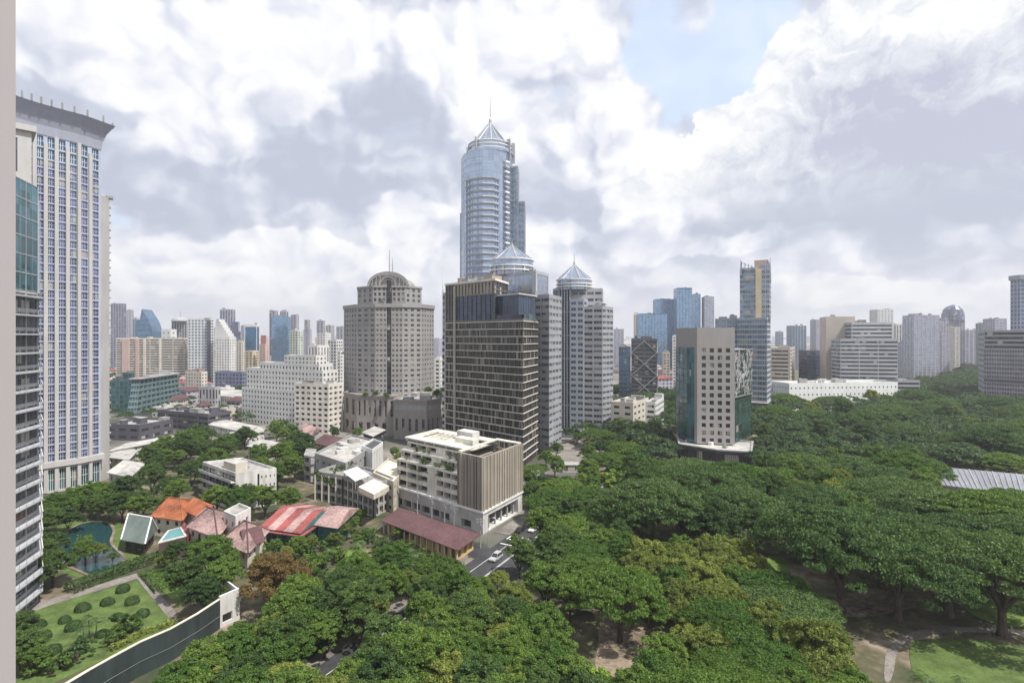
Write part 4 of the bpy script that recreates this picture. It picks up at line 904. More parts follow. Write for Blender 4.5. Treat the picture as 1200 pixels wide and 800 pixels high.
house('brown_gabled_house', 'pinkish brown house with crossing ridges, beside the red and white striped roof', zq([(262, 634), (290, 645), (312, 622)], 6.5), 6.5, 10.5, concC, roofP, trim=roofM, rf=.45, extra=lambda T: hip(T.part('cross_roof'), zq([(288, 640), (308, 634), (300, 622)], 6.7), 6.75, 9.6, roofM, .5, True))
T = Bld('white_terrace_block', 'white cubic stair block rising between the two pinkish brown roofs', 'building', U(275, 610, 8)); q = zq([(262, 602), (276, 608), (294, 598)], 10); T.block(q, 0, 10, 4, 3.3, .3, .4, concW, gDark, roofG); T.finish(foot=q)
# striped roof house: red and pink bays
sq = zq([(303, 620), (352, 627), (398, 597)], 5.5)
T = Bld('striped_roof_house', 'teal walled house with a red and faded pink striped roof, by the curved grey apartments', 'house', cen(sq))
T.block(sq, 0, 5.5, 3.5, 2.7, .4, .5, tealP, gDark, roofR, cap=False)
s0, s1, s2, s3 = sq
b = T.part('roof'); e0, e1 = (s0[0] - 1, s0[1] - 1.2), (s1[0] + .5, s1[1] - 1.2); hip(b, [s0, s1, s2, s3], 5.5, 5.9, roofR, .9)
cols = [roofR, roofP, roofR, roofP, roofR]
rT = MB()
for k in range(5):          # sawtooth bays running up the slope
    a = lerp(s0, s1, k / 5); c = lerp(s0, s1, (k + 1) / 5); d = lerp(s3, s2, (k + 1) / 5); e_ = lerp(s3, s2, k / 5); f = lerp(a, c, .5); g2 = lerp(e_, d, .5)
    zt_ = 8.6
    rT.quad((*a, 5.95), (*c, 5.95), (*lerp(c, d, .5), zt_), (*lerp(a, e_, .5), zt_), cols[k]); rT.quad((*lerp(a, e_, .5), zt_), (*lerp(c, d, .5), zt_), (*d, 5.95), (*e_, 5.95), cols[k])
for (a, d) in ((s0, s3), (s1, s2)): m_ = lerp(a, d, .5); rT.poly([(*a, 5.95), (*d, 5.95), (*m_, 8.6)], tealP)
rT.build('striped_roof', T.root); T.finish(foot=sq)
house('pink_roof_wing', 'faded pink roofed wing with a teal gable, right end of the striped roof', zq([(372, 614), (394, 617), (417, 596)], 6), 6, 8.4, tealP, roofP, gable=True, g=tealP)
# long maroon roof
mr = [U(448, 609, 4.2), U(536, 643, 4.2), U(561, 626, 4.2), U(468, 596, 4.2)]
T = Bld('maroon_roof_shophouse', 'long low yellow walled building under a plain maroon roof, by the car park block', 'building', cen(mr))
yel = mat('yellow_render', (.55, .40, .2), var=.25); T.block(inset(ccw(mr), 1.2), 0, 4.2, 3, 4.2, .45, .7, yel, darkc, roofM, rec=1, cap=False)
b = T.part('roof'); hip(b, mr, 4.2, 6.3, roofM, .6, rf=.1)
for k in range(14): p = lerp(inset(ccw(mr), .4)[0], inset(ccw(mr), .4)[1], k / 13); T.part('column').box(p, .3, .3, 0, 4.1, concC)
T.finish(foot=mr)
house('pink_roof_house', 'small house with a pink roof in front of the pale balconied flats', zq([(351, 505), (364, 512), (374, 503)], 6), 6, 9, concW, roofP, gable=True)
house('grey_roof_house', 'low brown grey roofed house just right of the small pink roof', zq([(368, 518), (392, 524), (404, 514)], 4), 4, 6, concC, roofM)
house('white_roof_house', 'white flat hipped roof house among dark trees, behind the small white apartment block', zq([(291, 522), (312, 526), (325, 518)], 7), 7, 8.2, concW, roofW)
# sala
def sala_extra(T):
    t = T.part('roof_trim')
sq = zq([(147, 630), (168, 634), (180, 620)], 4)
T = house('thai_sala', 'Thai garden pavilion with a steep grey green roof and white finials, beside the pond', sq, 3.8, 9.0, mat('dark_timber', (.06, .04, .03)), mat('grey_green_tiles', (.16, .2, .19), var=.25, scale=.6, streak=False), gable=True, trim=metalW, nz=1, wf=.6, cat='pavilion')
# raised pool
pq = [U(186, 636, 5), U(218, 628, 5), U(212, 618, 5), U(197, 622, 5)]
T = Bld('raised_pool', 'turquoise swimming pool on a raised dark walled terrace, below the orange roofs', 'swimming pool', cen(pq))
b = MB(); b.prism(ccw(pq), 0, 5, mat('dark_brick', (.09, .06, .055), var=.3)); b.build('basin', T.root); b = MB(); b.prism(inset(ccw(pq), .35), 5.003, 5.05, mat('pool_water', (.05, .23, .24), .08, var=.08, streak=False, spec=.6)); b.build('water', T.root)
b = MB(); oc = inset(ccw(pq), -.1); ic = inset(ccw(pq), .4)
for i in range(4): j = (i + 1) % 4; b.quad((*oc[i], 4.9), (*oc[j], 4.9), (*oc[j], 5.25), (*oc[i], 5.25), concW); b.quad((*oc[i], 5.25), (*oc[j], 5.25), (*ic[j], 5.25), (*ic[i], 5.25), concW); b.quad((*ic[i], 5.25), (*ic[j], 5.25), (*ic[j], 5.06), (*ic[i], 5.06), concW)
b.build('coping', T.root); b = MB(); b.prism(ccw([U(212, 618, 5), U(219, 628, 5), U(226, 622, 5), U(216, 612, 5)]), 0, 5.1, roofR); b.build('red_deck', T.root); FOOT.append(pq)
# long metal roof in the park
lr = [U(1080, 548, 7.5), U(1098, 563, 7.5), U(1330, 590, 7.5), U(1330, 570, 7.5)]
T = Bld('park_shed', 'long grey sheet metal roof among the trees at the right edge', 'shed', cen(lr))
T.block(inset(ccw(lr), 1), 0, 6, 4, 6, .8, .4, concG, gDark, roofG, cap=False, rec=.5)
b = T.part('roof'); mr_ = lerp(lr[0], lr[1], .5); me_ = lerp(lr[3], lr[2], .5)
rm = mat('ribbed_sheet', (.24, .25, .28), .5, var=.25, scale=.2)
b.quad((*lr[1], 6.2), (*lr[2], 6.2), (*lerp(lr[2], lr[3], .8), 9.4), (*lerp(lr[1], lr[0], .8), 9.4), rm); b.quad((*lerp(lr[1], lr[0], .8), 9.4), (*lerp(lr[2], lr[3], .8), 9.4), (*lr[3], 8.2), (*lr[0], 8.2), rm)
b.quad((*lr[1], 5.7), (*lr[2], 5.7), (*lr[2], 6.2), (*lr[1], 6.2), concG)
r_b = T.part('roof_rib')
for k in range(34): t = k / 34; a = lerp(lr[1], lr[2], t); c = lerp(lerp(lr[1], lr[0], .8), lerp(lr[2], lr[3], .8), t); r_b.bar((*a, 6.32), (*c, 9.52), .4 if k % 4 == 0 else .18, metalG, .14)
T.finish(foot=lr)
# far thin building beyond
# ================================================================== MIDDLE DISTANCE AND SKYLINE
def tower(name, label, x0, xm, x1, yt, D, th, wall, g, bay, fl, wf, hf, roof=None, depth=None, base=0, units=2, rec=.25, simple=True, par=1.2, cat='building', mull=(0, 0), fin=True, extra=None, group=None):
    p = cbox(x0, xm, x1, D, th, depth); z = ZT(yt, D)
    T = Bld(name, label, cat, cen(p), group); T.simple = simple
    T.block(p, base, z, bay, fl, wf, hf, wall, g, roof or roofG, rec=rec, parapet=par, mull=mull)
    if units: T.units(p, z, units, int(x0 * 7 + yt), wall, roof or roofG, 4, smax=9)
    T.P = p; T.Z = z
    if extra: extra(T)
    if fin: T.finish(foot=p)
    return T
wh = mat('far_white_wall', (.62, .62, .61), var=.1); cre = mat('far_cream_wall', (.56, .52, .46), var=.12); gy = mat('far_grey_wall', (.36, .36, .38), var=.12)
pnk = mat('far_pink_wall', (.52, .38, .35), var=.12); dk = mat('far_dark_wall', (.10, .10, .12), var=.15); lil = mat('far_lilac_wall', (.36, .35, .42), var=.12); tanw = mat('far_tan_wall', (.47, .42, .37), var=.1)
blk = mat('far_teal_wall', (.07, .11, .12), var=.2)
# --- left of the domed hotel, large ones nearer
# white stepped hotel offices
T = tower('stepped_white_hotel', 'long white hotel block stepping up in tiers with rows of small dark windows', 289, 378, 396, 436, 352, 28, wh, gWin, 3.2, 3.3, .45, .5, units=3, simple=False, fin=False)
p = T.P
for f0, f1, zt_, yy in ((.12, 1, ZT(427, 365), 0), (.40, .98, ZT(417, 375), 0)):
    q = [lerp(p[0], p[1], f0), lerp(p[0], p[1], f1), lerp(p[3], p[2], f1), lerp(p[3], p[2], f0)]; cc = cen(q); q = [lerp(a, cc, .12 if f0 < .2 else .3) for a in q]
    T.block(q, T.Z if f0 < .2 else ZT(427, 365), zt_, 3.2, 3.3, .45, .5, wh, gWin, roofG, part='upper_wall', rec=.25)
q = [(p[0][0] - 3, p[0][1] - 1), (p[1][0] - .5, p[1][1] - 4), (p[1][0] + 2, p[1][1] + 2), (p[0][0] + 2, p[0][1] + 6)]; T.block(q, 0, 24, 3.2, 3.3, .45, .5, wh, gWin, roofG, part='lower_tier'); T.finish(foot=p)
T = tower('balconied_white_flats', 'white apartment building with angular balconies, between the stepped white hotel and the domed hotel', 345, 385, 402, 452, 338, 20, mat('warm_white_wall', (.66, .63, .58)), gDark, 4.2, 3.2, .6, .5, units=4, simple=False, rec=.9)
tower('white_flats', 'bright white low flats just left of the domed hotel tower, behind the stepped hotel', 395, 399, 405, 412, 520, 20, wh, gDark, 4, 3.3, .5, .5)
# teal trapezoid office
p = cbox(149, 160, 212, 405, -8); z = ZT(445, 405); T = Bld('sloping_teal_office', 'dark teal office block with inward sloping side walls, behind the low dark terrace', 'building', cen(p)); 
top = [(a[0] + (cen(p)[0] - a[0]) * .16, a[1] + (cen(p)[1] - a[1]) * .16) for a in p]
tg = mat('teal_grey_frame', (.13, .19, .20), var=.15)
for i in range(4):
    L_ = math.hypot(p[i][0] - p[(i + 1) % 4][0], p[i][1] - p[(i + 1) % 4][1])
    T.facade(p[i], p[(i + 1) % 4], 4, z, max(3, round(L_ / 7)), 6, .84, .62, tg, gTeal, rec=.8, q0=top[i], q1=top[(i + 1) % 4], mull=(2, 0), mm=tg)
T.part('roof').poly([(*q, z) for q in top], roofG); T.part('roof_deck').prism(ccw(inset(ccw(top), -1.5)), z + .02, z + 1, gy, roofG); T.units(top, z + 1, 4, 5, gy); T.part('base').prism(ccw(inset(ccw(p), -1)), 0, 3.98, dk); T.finish(foot=p)
tower('dark_terrace_block', 'low dark terraced block with strip windows in front of the sloping teal office', 185, 244, 247, 487, 345, 24, mat('dark_slate_wall', (.09, .09, .11), var=.2), gDark, 9, 3.6, .85, .45, simple=False, units=5, depth=16, rec=.5)
tower('dark_terrace_block', 'low dark slate block with pale roof edge, touching the right side of the hotel tower', 124, 163, 170, 500, 315, 12, mat('dark_slate_wall', (.09, .09, .11)), gDark, 8, 4, .6, .4, simple=False, units=4, depth=24)
tower('teal_glass_house', 'teal glass block squeezed between the hotel tower and the sloping teal office', 126, 140, 150, 447, 430, 10, blk, gTeal, 4, 3.6, .85, .8, simple=False)
tower('teal_glass_house', 'narrow tall teal glass slab standing directly left of the sloping teal office', 143, 150, 153, 438, 450, 10, blk, gTeal, 4, 3.6, .85, .8, simple=False)
for i, (pts, z, lb) in enumerate(((zq([(128, 528), (172, 520), (190, 512)], 7), 7, 'low white roofed gallery beside the hotel tower, nearest the dark slate block'), (zq([(128, 553), (152, 558), (168, 543)], 8), 8, 'white villa with a low hipped roof at the foot of the hotel tower'),
     (zq([(128, 535), (150, 538), (160, 527)], 6), 6, 'middle white roof of the three at the foot of the hotel tower'), (zq([(246, 497), (290, 507), (300, 499)], 6), 6, 'long pale shed roof right of the low dark terrace'), (zq([(276, 512), (310, 505), (303, 500)], 5), 5, 'narrow white roof strip among trees in front of the stepped white hotel'),
     (zq([(240, 462), (284, 466), (296, 458)], 12), 12, 'long white low building left of the stepped white hotel'))):
    house('white_roof_building', lb, pts, z, z + (2.5 if i == 1 else .5), concW, roofW, cat='building')
tower('cream_flats', 'cream flats with a pink roof tank, behind and right of the sloping teal office', 217, 236, 243, 437, 520, 25, cre, gDark, 4, 3.4, .45, .45, roof=roofP, simple=False)
tower('blue_grey_row', 'blue grey row of offices in front of the terraced white tower', 252, 284, 290, 437, 560, 15, mat('blue_grey_wall', (.16, .18, .27)), gDark, 4, 3.6, .6, .5, simple=False)
tower('grey_striped_house', 'grey house with vertical dark windows left of the long white low building', 233, 252, 256, 455, 440, 15, gy, gDark, 3.5, 9, .5, .8, simple=False)
# slab apartment (pink and cream)
def slabx(T):
    p = T.P
    for (f0, f1, m) in ((.10, .20, pnk), (.30, .34, pnk), (.41, .44, cre), (.64, .66, cre)):
        a, c = lerp(p[0], p[1], f0), lerp(p[0], p[1], f1); an = math.atan2(c[1] - a[1], c[0] - a[0]); T.part('blank_panel').box(((a[0] + c[0]) / 2, (a[1] + c[1]) / 2 - .6), math.hypot(a[0] - c[0], a[1] - c[1]), 1.8, .1, T.Z - .3, m, an)
tower('slab_apartments', 'long cream slab of flats with pink blank panels, lined by horizontal balconies', 136, 216, 220, 397, 690, 8, cre, gDark, 16, 3.1, .96, .5, depth=14, extra=slabx, units=6, rec=.8)
def g8x(T): T.part('dark_seam').prism(para(Q(242.5, 668), Q(247, 668), Q(247.5, 680)), 0, T.Z - 1, dk)
tower('gridded_white_hotel', 'white gridded tower with a dark vertical seam, right of the pink panelled slab', 220, 247, 249, 374, 672, 6, wh, gBlueD, 4.4, 3.6, .62, .55, extra=g8x, units=4)
def stepx(T):
    for k in range(7): z0 = T.Z + k * 3.4; x1 = 276 - k * 2.1; T.part('stepped_upper').prism(para(Q(251 + k * .4, 650 + k), Q(x1 - 7, 646 + k), Q(x1, 664 + k)), z0, z0 + 3.3, wh)
tower('terraced_white_tower', 'white tower whose upper floors step back like stairs, right of the gridded white tower', 250, 269, 277, 397, 640, 14, wh, gDark, 4, 3.3, .4, .5, extra=stepx, units=0)
def strp(T): T.part('lower_step').prism(para(Q(270, 1000), Q(279, 1000), Q(281, 1020)), 0, ZT(377, 1000), gPurp); T.part('lower_step').prism(para(Q(277, 990), Q(282, 990), Q(283, 1010)), 0, ZT(388, 990), gPurp)
tower('striped_purple_tower', 'dark purple striped tower stepping down to the right behind the terraced white tower', 257.5, 273, 276, 363, 1010, 10, lil, gPurp, 6, 60, .55, .96, extra=strp)
tower('slim_blue_tower', 'slim hazy blue block just left of the teal glass box tower', 282, 286, 288, 382, 1200, 10, gy, gBlue, 6, 4, .8, .7)
tower('glass_box_tower', 'dark teal glass box with a white edge frame, alone above low cream roofs', 286.5, 301, 302.5, 381, 760, 6, wh, gBlueD, 24, 60, .9, .95)
tower('cream_mid_flats', 'cream mid rise flats at the foot of the terraced white tower', 276, 283, 287.5, 401, 800, 14, cre, gDark, 5, 3.4, .5, .5)
tower('yellow_low_flats', 'pale yellow low flats under the teal glass box tower', 287, 296, 303, 412, 700, 14, mat('far_yellow_wall', (.56, .49, .36)), gDark, 5, 3.4, .5, .5)
def pinkx(T): T.part('upper_tower').prism(para(Q(305.5, 690), Q(311, 688), Q(312, 694)), T.Z, T.Z + 12, mat('far_red_wall', (.40, .17, .16)))
tower('pink_tower', 'narrow salmon pink tower with a small red top, left of the bright blue glass block', 304, 311, 315.5, 404, 680, 20, pnk, gWin, 5, 3.4, .25, .4, extra=pinkx, units=0)
tower('twin_grey_tower', 'left one of two grey towers rising behind the bright blue glass block', 315.5, 322, 326, 364, 1120, 20, lil, gDark, 6, 60, .45, .95)
tower('twin_grey_tower', 'right one of two grey towers rising behind the bright blue glass block', 328, 335, 338.5, 365, 1120, 20, lil, gDark, 6, 60, .45, .95)
tower('bright_blue_block', 'bright blue glass office block with dark base, in front of twin grey towers', 318, 338, 340, 372, 800, 6, gBlue, gBlue, 4, 4, .9, .9)
tower('crowned_grey_tower', 'purple grey tower with a small crown, right of the bright blue glass block', 340.5, 347, 350.5, 369, 1150, 16, lil, gDark, 6, 4, .5, .5)
tower('pale_green_flats', 'pale green white flats below the crowned purple grey tower', 339.5, 349, 355.5, 388, 720, 20, mat('far_green_white', (.5, .54, .48)), gDark, 4.5, 3.4, .5, .5)
tower('blank_lilac_block', 'plain lilac grey block right of the pale green flats', 355.5, 363, 365, 387, 860, 10, lil, gPurp, 12, 4, .2, .4)
tower('small_dark_tower', 'small dark topped tower above the plain lilac grey block', 356.5, 361, 363.5, 375, 1300, 10, gy, gDark, 8, 4, .6, .6)
tower('notched_tower', 'purple grey tower with a notched top, halfway to the domed hotel', 371, 379, 381, 376, 1250, 10, lil, gDark, 7, 4, .6, .6, units=5)
tower('small_grey_tower', 'small grey tower right beside the notched purple tower', 381.5, 388, 392, 381.5, 1400, 14, gy, gDark, 8, 4, .5, .6)
tower('small_grey_tower', 'grey hazy tower touching the left edge of the domed hotel', 394, 402, 404, 383, 1300, 14, lil, gDark, 8, 4, .5, .6)
tower('white_ribbed_flats', 'white ribbed flats behind the stepped white hotel, left of the checkered white tower', 361, 372, 386, 406, 560, 24, wh, gWin, 4, 20, .4, .9)
tower('checkered_white_tower', 'white tower chequered with dark openings, left of the domed hotel', 384, 394, 402, 399, 590, 24, wh, gDark, 4, 3.6, .6, .55, units=5)
tower('white_stack', 'small bright white tower in front of the chequered white tower', 372, 381, 388, 391, 760, 20, wh, gDark, 4.5, 3.6, .4, .5)
# far left
tower('dark_purple_tower', 'dark purple glass tower immediately right of the beige hotel tower', 129.5, 145, 146.5, 356, 960, 4, lil, gPurp, 5, 4, .85, .8)
tower('stepped_grey_tower', 'grey tower with a stepped top between the dark purple tower and the sail shaped tower', 147, 154, 156, 364, 1050, 6, gy, gPale, 5, 4, .6, .6)
tower('low_blue_block', 'blue grey block leaning against the left side of the sail shaped tower', 155.5, 160, 162, 374, 1000, 6, gy, gBlueD, 5, 4, .8, .7)
sp_ = Bld('sail_tower', 'blue glass tower shaped like a sail with one curved edge', 'tower', Q(169, 950)); b = sp_.part('wall'); prof = [(159, 420), (159, 376), (164, 374), (166, 362), (169, 367), (173, 373), (176, 379), (178.5, 388), (179, 420)]
fr_ = [(Q(x, 950)[0], 950, ZT(y, 950) if y < 420 else 0) for x, y in prof]; bk_ = [(a[0] - 5, 985, a[2]) for a in fr_]
b.poly(fr_, gBlueD); b.poly(bk_[::-1], gBlueD)
for i in range(len(fr_)): j = (i + 1) % len(fr_); b.quad(fr_[j], fr_[i], bk_[i], bk_[j], gBlueD)
for k in range(9): b2 = sp_.part('floor_line'); z_ = 22 + k * 9; x1 = Q(178, 950)[0]; b2.bar((Q(159.3, 950)[0], 949.8, z_), (x1, 949.8, z_), .7, gBlue)
sp_.finish(foot=[fr_[0][:2], fr_[-1][:2], bk_[-1][:2], bk_[0][:2]])
T = tower('angular_white_block', 'bright white block with a slanted panel behind the pink panelled slab', 189, 200, 207, 387, 900, 14, wh, gWin, 8, 8, .3, .3, units=0, par=2)
T = tower('round_top_grey_tower', 'grey tower with a rounded top and thin mast, left of the gridded white tower', 201, 219, 221, 376, 980, 6, gy, gDark, 5, 60, .5, .96, units=0, fin=False)
c_ = cen(T.P); T.part('dome_top').lathe((c_[0], c_[1]), [(15, T.Z), (13, T.Z + 4), (8, T.Z + 6), (.1, T.Z + 7)], gy, 16); T.part('mast').bar((c_[0], c_[1], T.Z + 6), (c_[0], c_[1], T.Z + 17), .7, gy); T.finish(foot=T.P)
tower('small_far_block', 'small pale block right of the sail shaped tower', 179.5, 186, 188, 384, 1300, 6, wh, gDark, 6, 4, .5, .5)
tower('small_far_block', 'tiny grey block between two pale towers, right of the angular white block', 243, 252, 256, 384, 1500, 6, gy, gDark, 6, 4, .5, .5)
tower('hazy_slab', 'hazy pale slab seen in the gap between domed hotel and dark banded tower', 508, 514, 519, 397, 1400, 10, lil, gPale, 8, 4, .5, .5)
tower('white_gap_block', 'white block in the gap just right of the domed hotel', 509, 516, 521, 421, 560, 10, wh, gDark, 5, 4, .5, .5)
# --- centre right
tower('pale_far_tower', 'pale lilac block directly right of the right spired tower', 719, 731, 734, 386, 1100, 10, lil, gPale, 6, 4, .5, .5)
def diag(T):
    p = T.P
    for (a, c) in ((p[0], p[1]), (p[1], p[2])):
        L_ = math.hypot(a[0] - c[0], a[1] - c[1]); an = math.atan2(c[1] - a[1], c[0] - a[0]); n_ = max(2, round(L_ / 9)); o_ = (math.sin(an) * .25, -math.cos(an) * .25)
        for i in range(n_):
            for k in range(5):
                z0, z1 = 6 + k * (T.Z - 7) / 5, 6 + (k + 1) * (T.Z - 7) / 5; q0, q1 = lerp(a, c, i / n_), lerp(a, c, (i + 1) / n_)
                if (i + k) % 2: q0, q1 = q1, q0
                T.part('brace').bar((q0[0] + o_[0], q0[1] + o_[1], z0), (q1[0] + o_[0], q1[1] + o_[1], z1), .55, gy)
tower('braced_dark_office', 'dark office block with diagonal bracing, left of the grey park office', 740, 770, 777, 398, 480, 12, dk, gDark, 3.5, 3.6, .9, .55, roof=roofW, simple=False, extra=diag, units=3)
tower('dark_glass_annexe', 'dark glass annexe attached to the left of the diagonally braced office', 726, 739, 741, 408, 470, 10, dk, gBlueD, 3.5, 3.6, .92, .8, simple=False)
tower('white_grid_flats', 'white gridded flats between the braced dark office and the grey park office', 788, 806, 816, 394, 640, 16, wh, gWin, 4, 3.5, .45, .5, units=5)
tower('brown_small_block', 'small brownish block left of the white gridded flats', 777, 785, 789, 414, 700, 12, tanw, gDark, 5, 3.6, .6, .5)
tower('blue_glass_slab', 'broad blue glass slab with a flat top, front one of the blue cluster', 749, 782, 784.5, 368, 900, 4, gBlueD, gBlue, 5, 4, .9, .85)
tower('blue_glass_slab', 'taller blue glass slab standing behind the broad blue slab', 768, 791, 793, 351, 1050, 4, gBlueD, gBlue, 5, 4, .9, .85)
tower('blue_main_tower', 'tallest blue glass tower of the cluster with white roof rails', 793, 811, 813, 339, 980, 4, gBlueD, gBlue, 6, 4, .9, .85, units=9, par=3)
tower('blue_rear_tower', 'blue glass tower attached to the right of the tallest in the cluster', 812.5, 821, 823.5, 345, 1020, 6, gBlueD, gBlue, 5, 4, .9, .85)
tower('striped_lilac_tower', 'lilac tower with vertical stripes, standing right of the blue glass cluster', 825.5, 837, 840, 348, 1000, 8, lil, gPale, 5, 60, .5, .97, units=4)
tower('yellow_edge_tower', 'slim tower with a yellow edge peeking out left of the broad blue slab', 744, 748, 750, 369, 950, 8, cre, gBlue, 5, 4, .6, .6)
tower('cream_institute', 'low cream building with a brown corner wall, at the foot of the right spired tower', 716, 742, 760, 474, 330, 30, cre, gDark, 8, 4, .5, .4, roof=roofW, simple=False, units=4)
tower('balconied_low_block', 'small white balconied block right of the low cream building', 757, 768, 778, 473, 350, 25, wh, gDark, 4, 3.4, .7, .5, simple=False)
# --- right, beyond the park
tower('beige_institute', 'beige block with horizontal strip windows at the left and a blank pinkish right wall', 902, 926, 947, 409, 560, 30, tanw, gDark, 60, 3.9, .8, .45, roof=roofW, units=4, simple=False)
tower('small_far_tower', 'small grey blue pointed tower behind the beige block', 912, 918, 921, 389, 1300, 10, lil, gBlueD, 5, 4, .8, .7)
tower('blue_square_tower', 'dark blue square tower above the beige block', 928.5, 945, 947, 382, 1000, 4, gy, gBlueD, 5, 4, .85, .8)
tower('pale_square_tower', 'pale lilac tower touching the blank concrete blade', 956.5, 966, 968, 375, 1050, 4, lil, gPale, 6, 4, .5, .5)
tower('dark_topped_offices', 'blue glass offices with a dark overhanging top between beige block and concrete blade', 946, 966, 969, 412, 600, 8, dk, gBlueD, 5, 4, .9, .8, simple=False)
T = tower('concrete_blade', 'tall blank tan concrete blade beside the strip windowed grey slab', 968, 1002, 1012, 372, 560, 16, tanw, gDark, -1, 4, .5, .5, units=3, fin=False); T.finish(foot=T.P)
tower('strip_window_slab', 'upper grey slab with long strip windows behind the concrete blade', 998, 1046, 1049, 379, 545, 6, stoneL, gDark, 80, 3.8, .97, .42, simple=False, rec=.5)
tower('strip_window_block', 'lower front grey block with long strip windows, right of the concrete blade', 985, 1052, 1062, 398.5, 520, 12, stoneL, gDark, 16, 3.7, .97, .45, simple=False, rec=.5, mull=(3, 0))
tower('balcony_wing', 'low wing with dark strip balconies at the right end of the white podium', 1052, 1078, 1081, 447, 500, 10, gy, gDark, 30, 3.6, .97, .5, simple=False, units=2, rec=.6)
tower('white_podium', 'long bright white podium building dotted with tiny square windows, at the park edge', 925, 1052, 1062, 449, 455, -8, mat('bright_white_wall', (.72, .73, .73), var=.12), gDark, 3.8, 5.5, .3, .26, roof=roofW, simple=False, units=9)
tower('white_podium', 'short white podium with a few dark slots, left end of the long white podium', 903, 922, 925, 450, 462, 4, mat('bright_white_wall', (.72, .73, .73)), gDark, 4, 9, .3, .4, roof=roofW, simple=False, units=2)
tower('white_capped_tower', 'pale tower with a white top rising behind the strip windowed slab', 1028.5, 1047, 1050, 363, 900, 6, wh, gPale, 5, 4, .5, .5, units=5)
tower('white_ribbed_tower', 'small white ribbed tower right of the strip windowed slab', 1050, 1057, 1061, 380, 1100, 10, wh, gWin, 5, 60, .5, .97)
tower('white_ribbed_tower', 'second small white ribbed tower, nearer the big pale glass tower', 1062, 1069, 1072, 380, 1150, 10, wh, gWin, 5, 60, .5, .97)
tower('pale_glass_tower', 'broad pale blue gridded glass tower across the park', 1071, 1101, 1104, 370, 760, 4, lil, gPale, 6, 4, .75, .75, units=7)
tower('low_blue_wing', 'lower blue block hugging the left side of the pale gridded glass tower', 1061, 1070, 1071.5, 402, 800, 4, lil, gPale, 6, 4, .6, .6)
T = tower('domed_purple_tower', 'purple tower with a round domed top on the right skyline', 1108, 1131, 1134, 372, 1150, 4, lil, gPurp, 6, 4, .7, .7, units=0, par=0, fin=False)
c_ = cen(T.P); T.part('dome').lathe((T.P[0][0] * .45 + T.P[1][0] * .55 + 2, T.P[0][1] + 10), [(20, T.Z - 6), (20, T.Z + 6), (17, T.Z + 17), (11, T.Z + 24), (.1, T.Z + 28)], gPurp, 20); T.finish(foot=T.P)
tower('shoulder_tower', 'stepped purple shoulder block left of the domed purple tower', 1102, 1112, 1116, 378, 1120, 6, lil, gPurp, 6, 4, .7, .7, units=3)
tower('cream_edge_tower', 'narrow cream edged tower in front of the domed purple tower', 1119, 1125, 1130, 384, 900, 14, cre, gPale, 6, 4, .5, .5)
tower('pale_low_tower', 'pale blue flats below the domed purple tower', 1104, 1113, 1118, 392, 850, 12, lil, gPale, 6, 4, .5, .5)
tower('arched_blue_block', 'wide hazy blue block right of the domed purple tower', 1131, 1151, 1153.5, 387, 1000, 4, lil, gPurp, 7, 4, .7, .6, units=3)
tower('teal_square_tower', 'small teal block above the dark leaning office at right', 1157, 1165, 1167, 379, 900, 4, gy, gTeal, 6, 4, .7, .7)
tower('lilac_cluster_tower', 'lilac block with a spiky roof left of the curved tower at the right edge', 1166, 1180, 1184, 374, 800, 8, lil, gPale, 5, 4, .6, .6, units=9)
# curved tower at the right edge
p = [Q(1184, 500), Q(1196, 492), Q(1215, 488), Q(1240, 490)]; p += [(p[3][0] + 5, 520), (p[0][0] + 36, 530)]
T = Bld('curved_right_tower', 'tall grey blue tower with curved glass front cut off by the right edge', 'tower', cen(p))
for i in range(6): a, c = p[i], p[(i + 1) % 6]; T.facade(a, c, 0, 112, [3, 4, 5, 2, 1, 1][i], 30, .6, .7, lil, gBlueD, rec=.3, mull=(1, 0), mm=lil); 
T.part('crown').prism(ccw(inset(ccw(p), -1.2)), 112, 116, gy, roofG); T.finish(foot=p)
# leaning dark office
p = [Q(1153, 470), Q(1235, 430), (Q(1235, 430)[0] + 20, 470), (Q(1153, 470)[0] + 25, 505)]; z = 65; tp = [(a[0] + d[0], a[1] + d[1]) for a, d in zip(p, ((3, 1), (0, 3), (0, 0), (0, 0)))]
T = Bld('leaning_dark_office', 'wide dark office block with a pale window grid at the right edge, beyond the park', 'building', cen(p)); 
T.facade(p[0], p[1], 0, 22, 26, 6, .8, .62, mat('mauve_grid', (.36, .33, .36)), gPurp, rec=.6, mull=(1, 0), mm=lil); T.facade(p[0], p[1], 22, 24.5, 0, 1, .97, .9, dk, gDark)
T.facade(p[0], p[1], 24.5, 50, 26, 7, .8, .62, mat('mauve_grid', (.36, .33, .36)), gPurp, rec=.6, mull=(1, 0), mm=lil); T.facade(p[0], p[1], 50, z, 1, 4, .98, .6, gy, gDark, rec=.4, name='strip_window')
for i in (1, 2, 3): T.facade(p[i], p[(i + 1) % 4], 0, z, 6 if i == 3 else 0, 14, .7, .5, gy, gDark)
T.part('roof').poly([(*q, z) for q in ccw(p)], roofG); T.parapet(p, z, 1, gy); T.finish(foot=p)

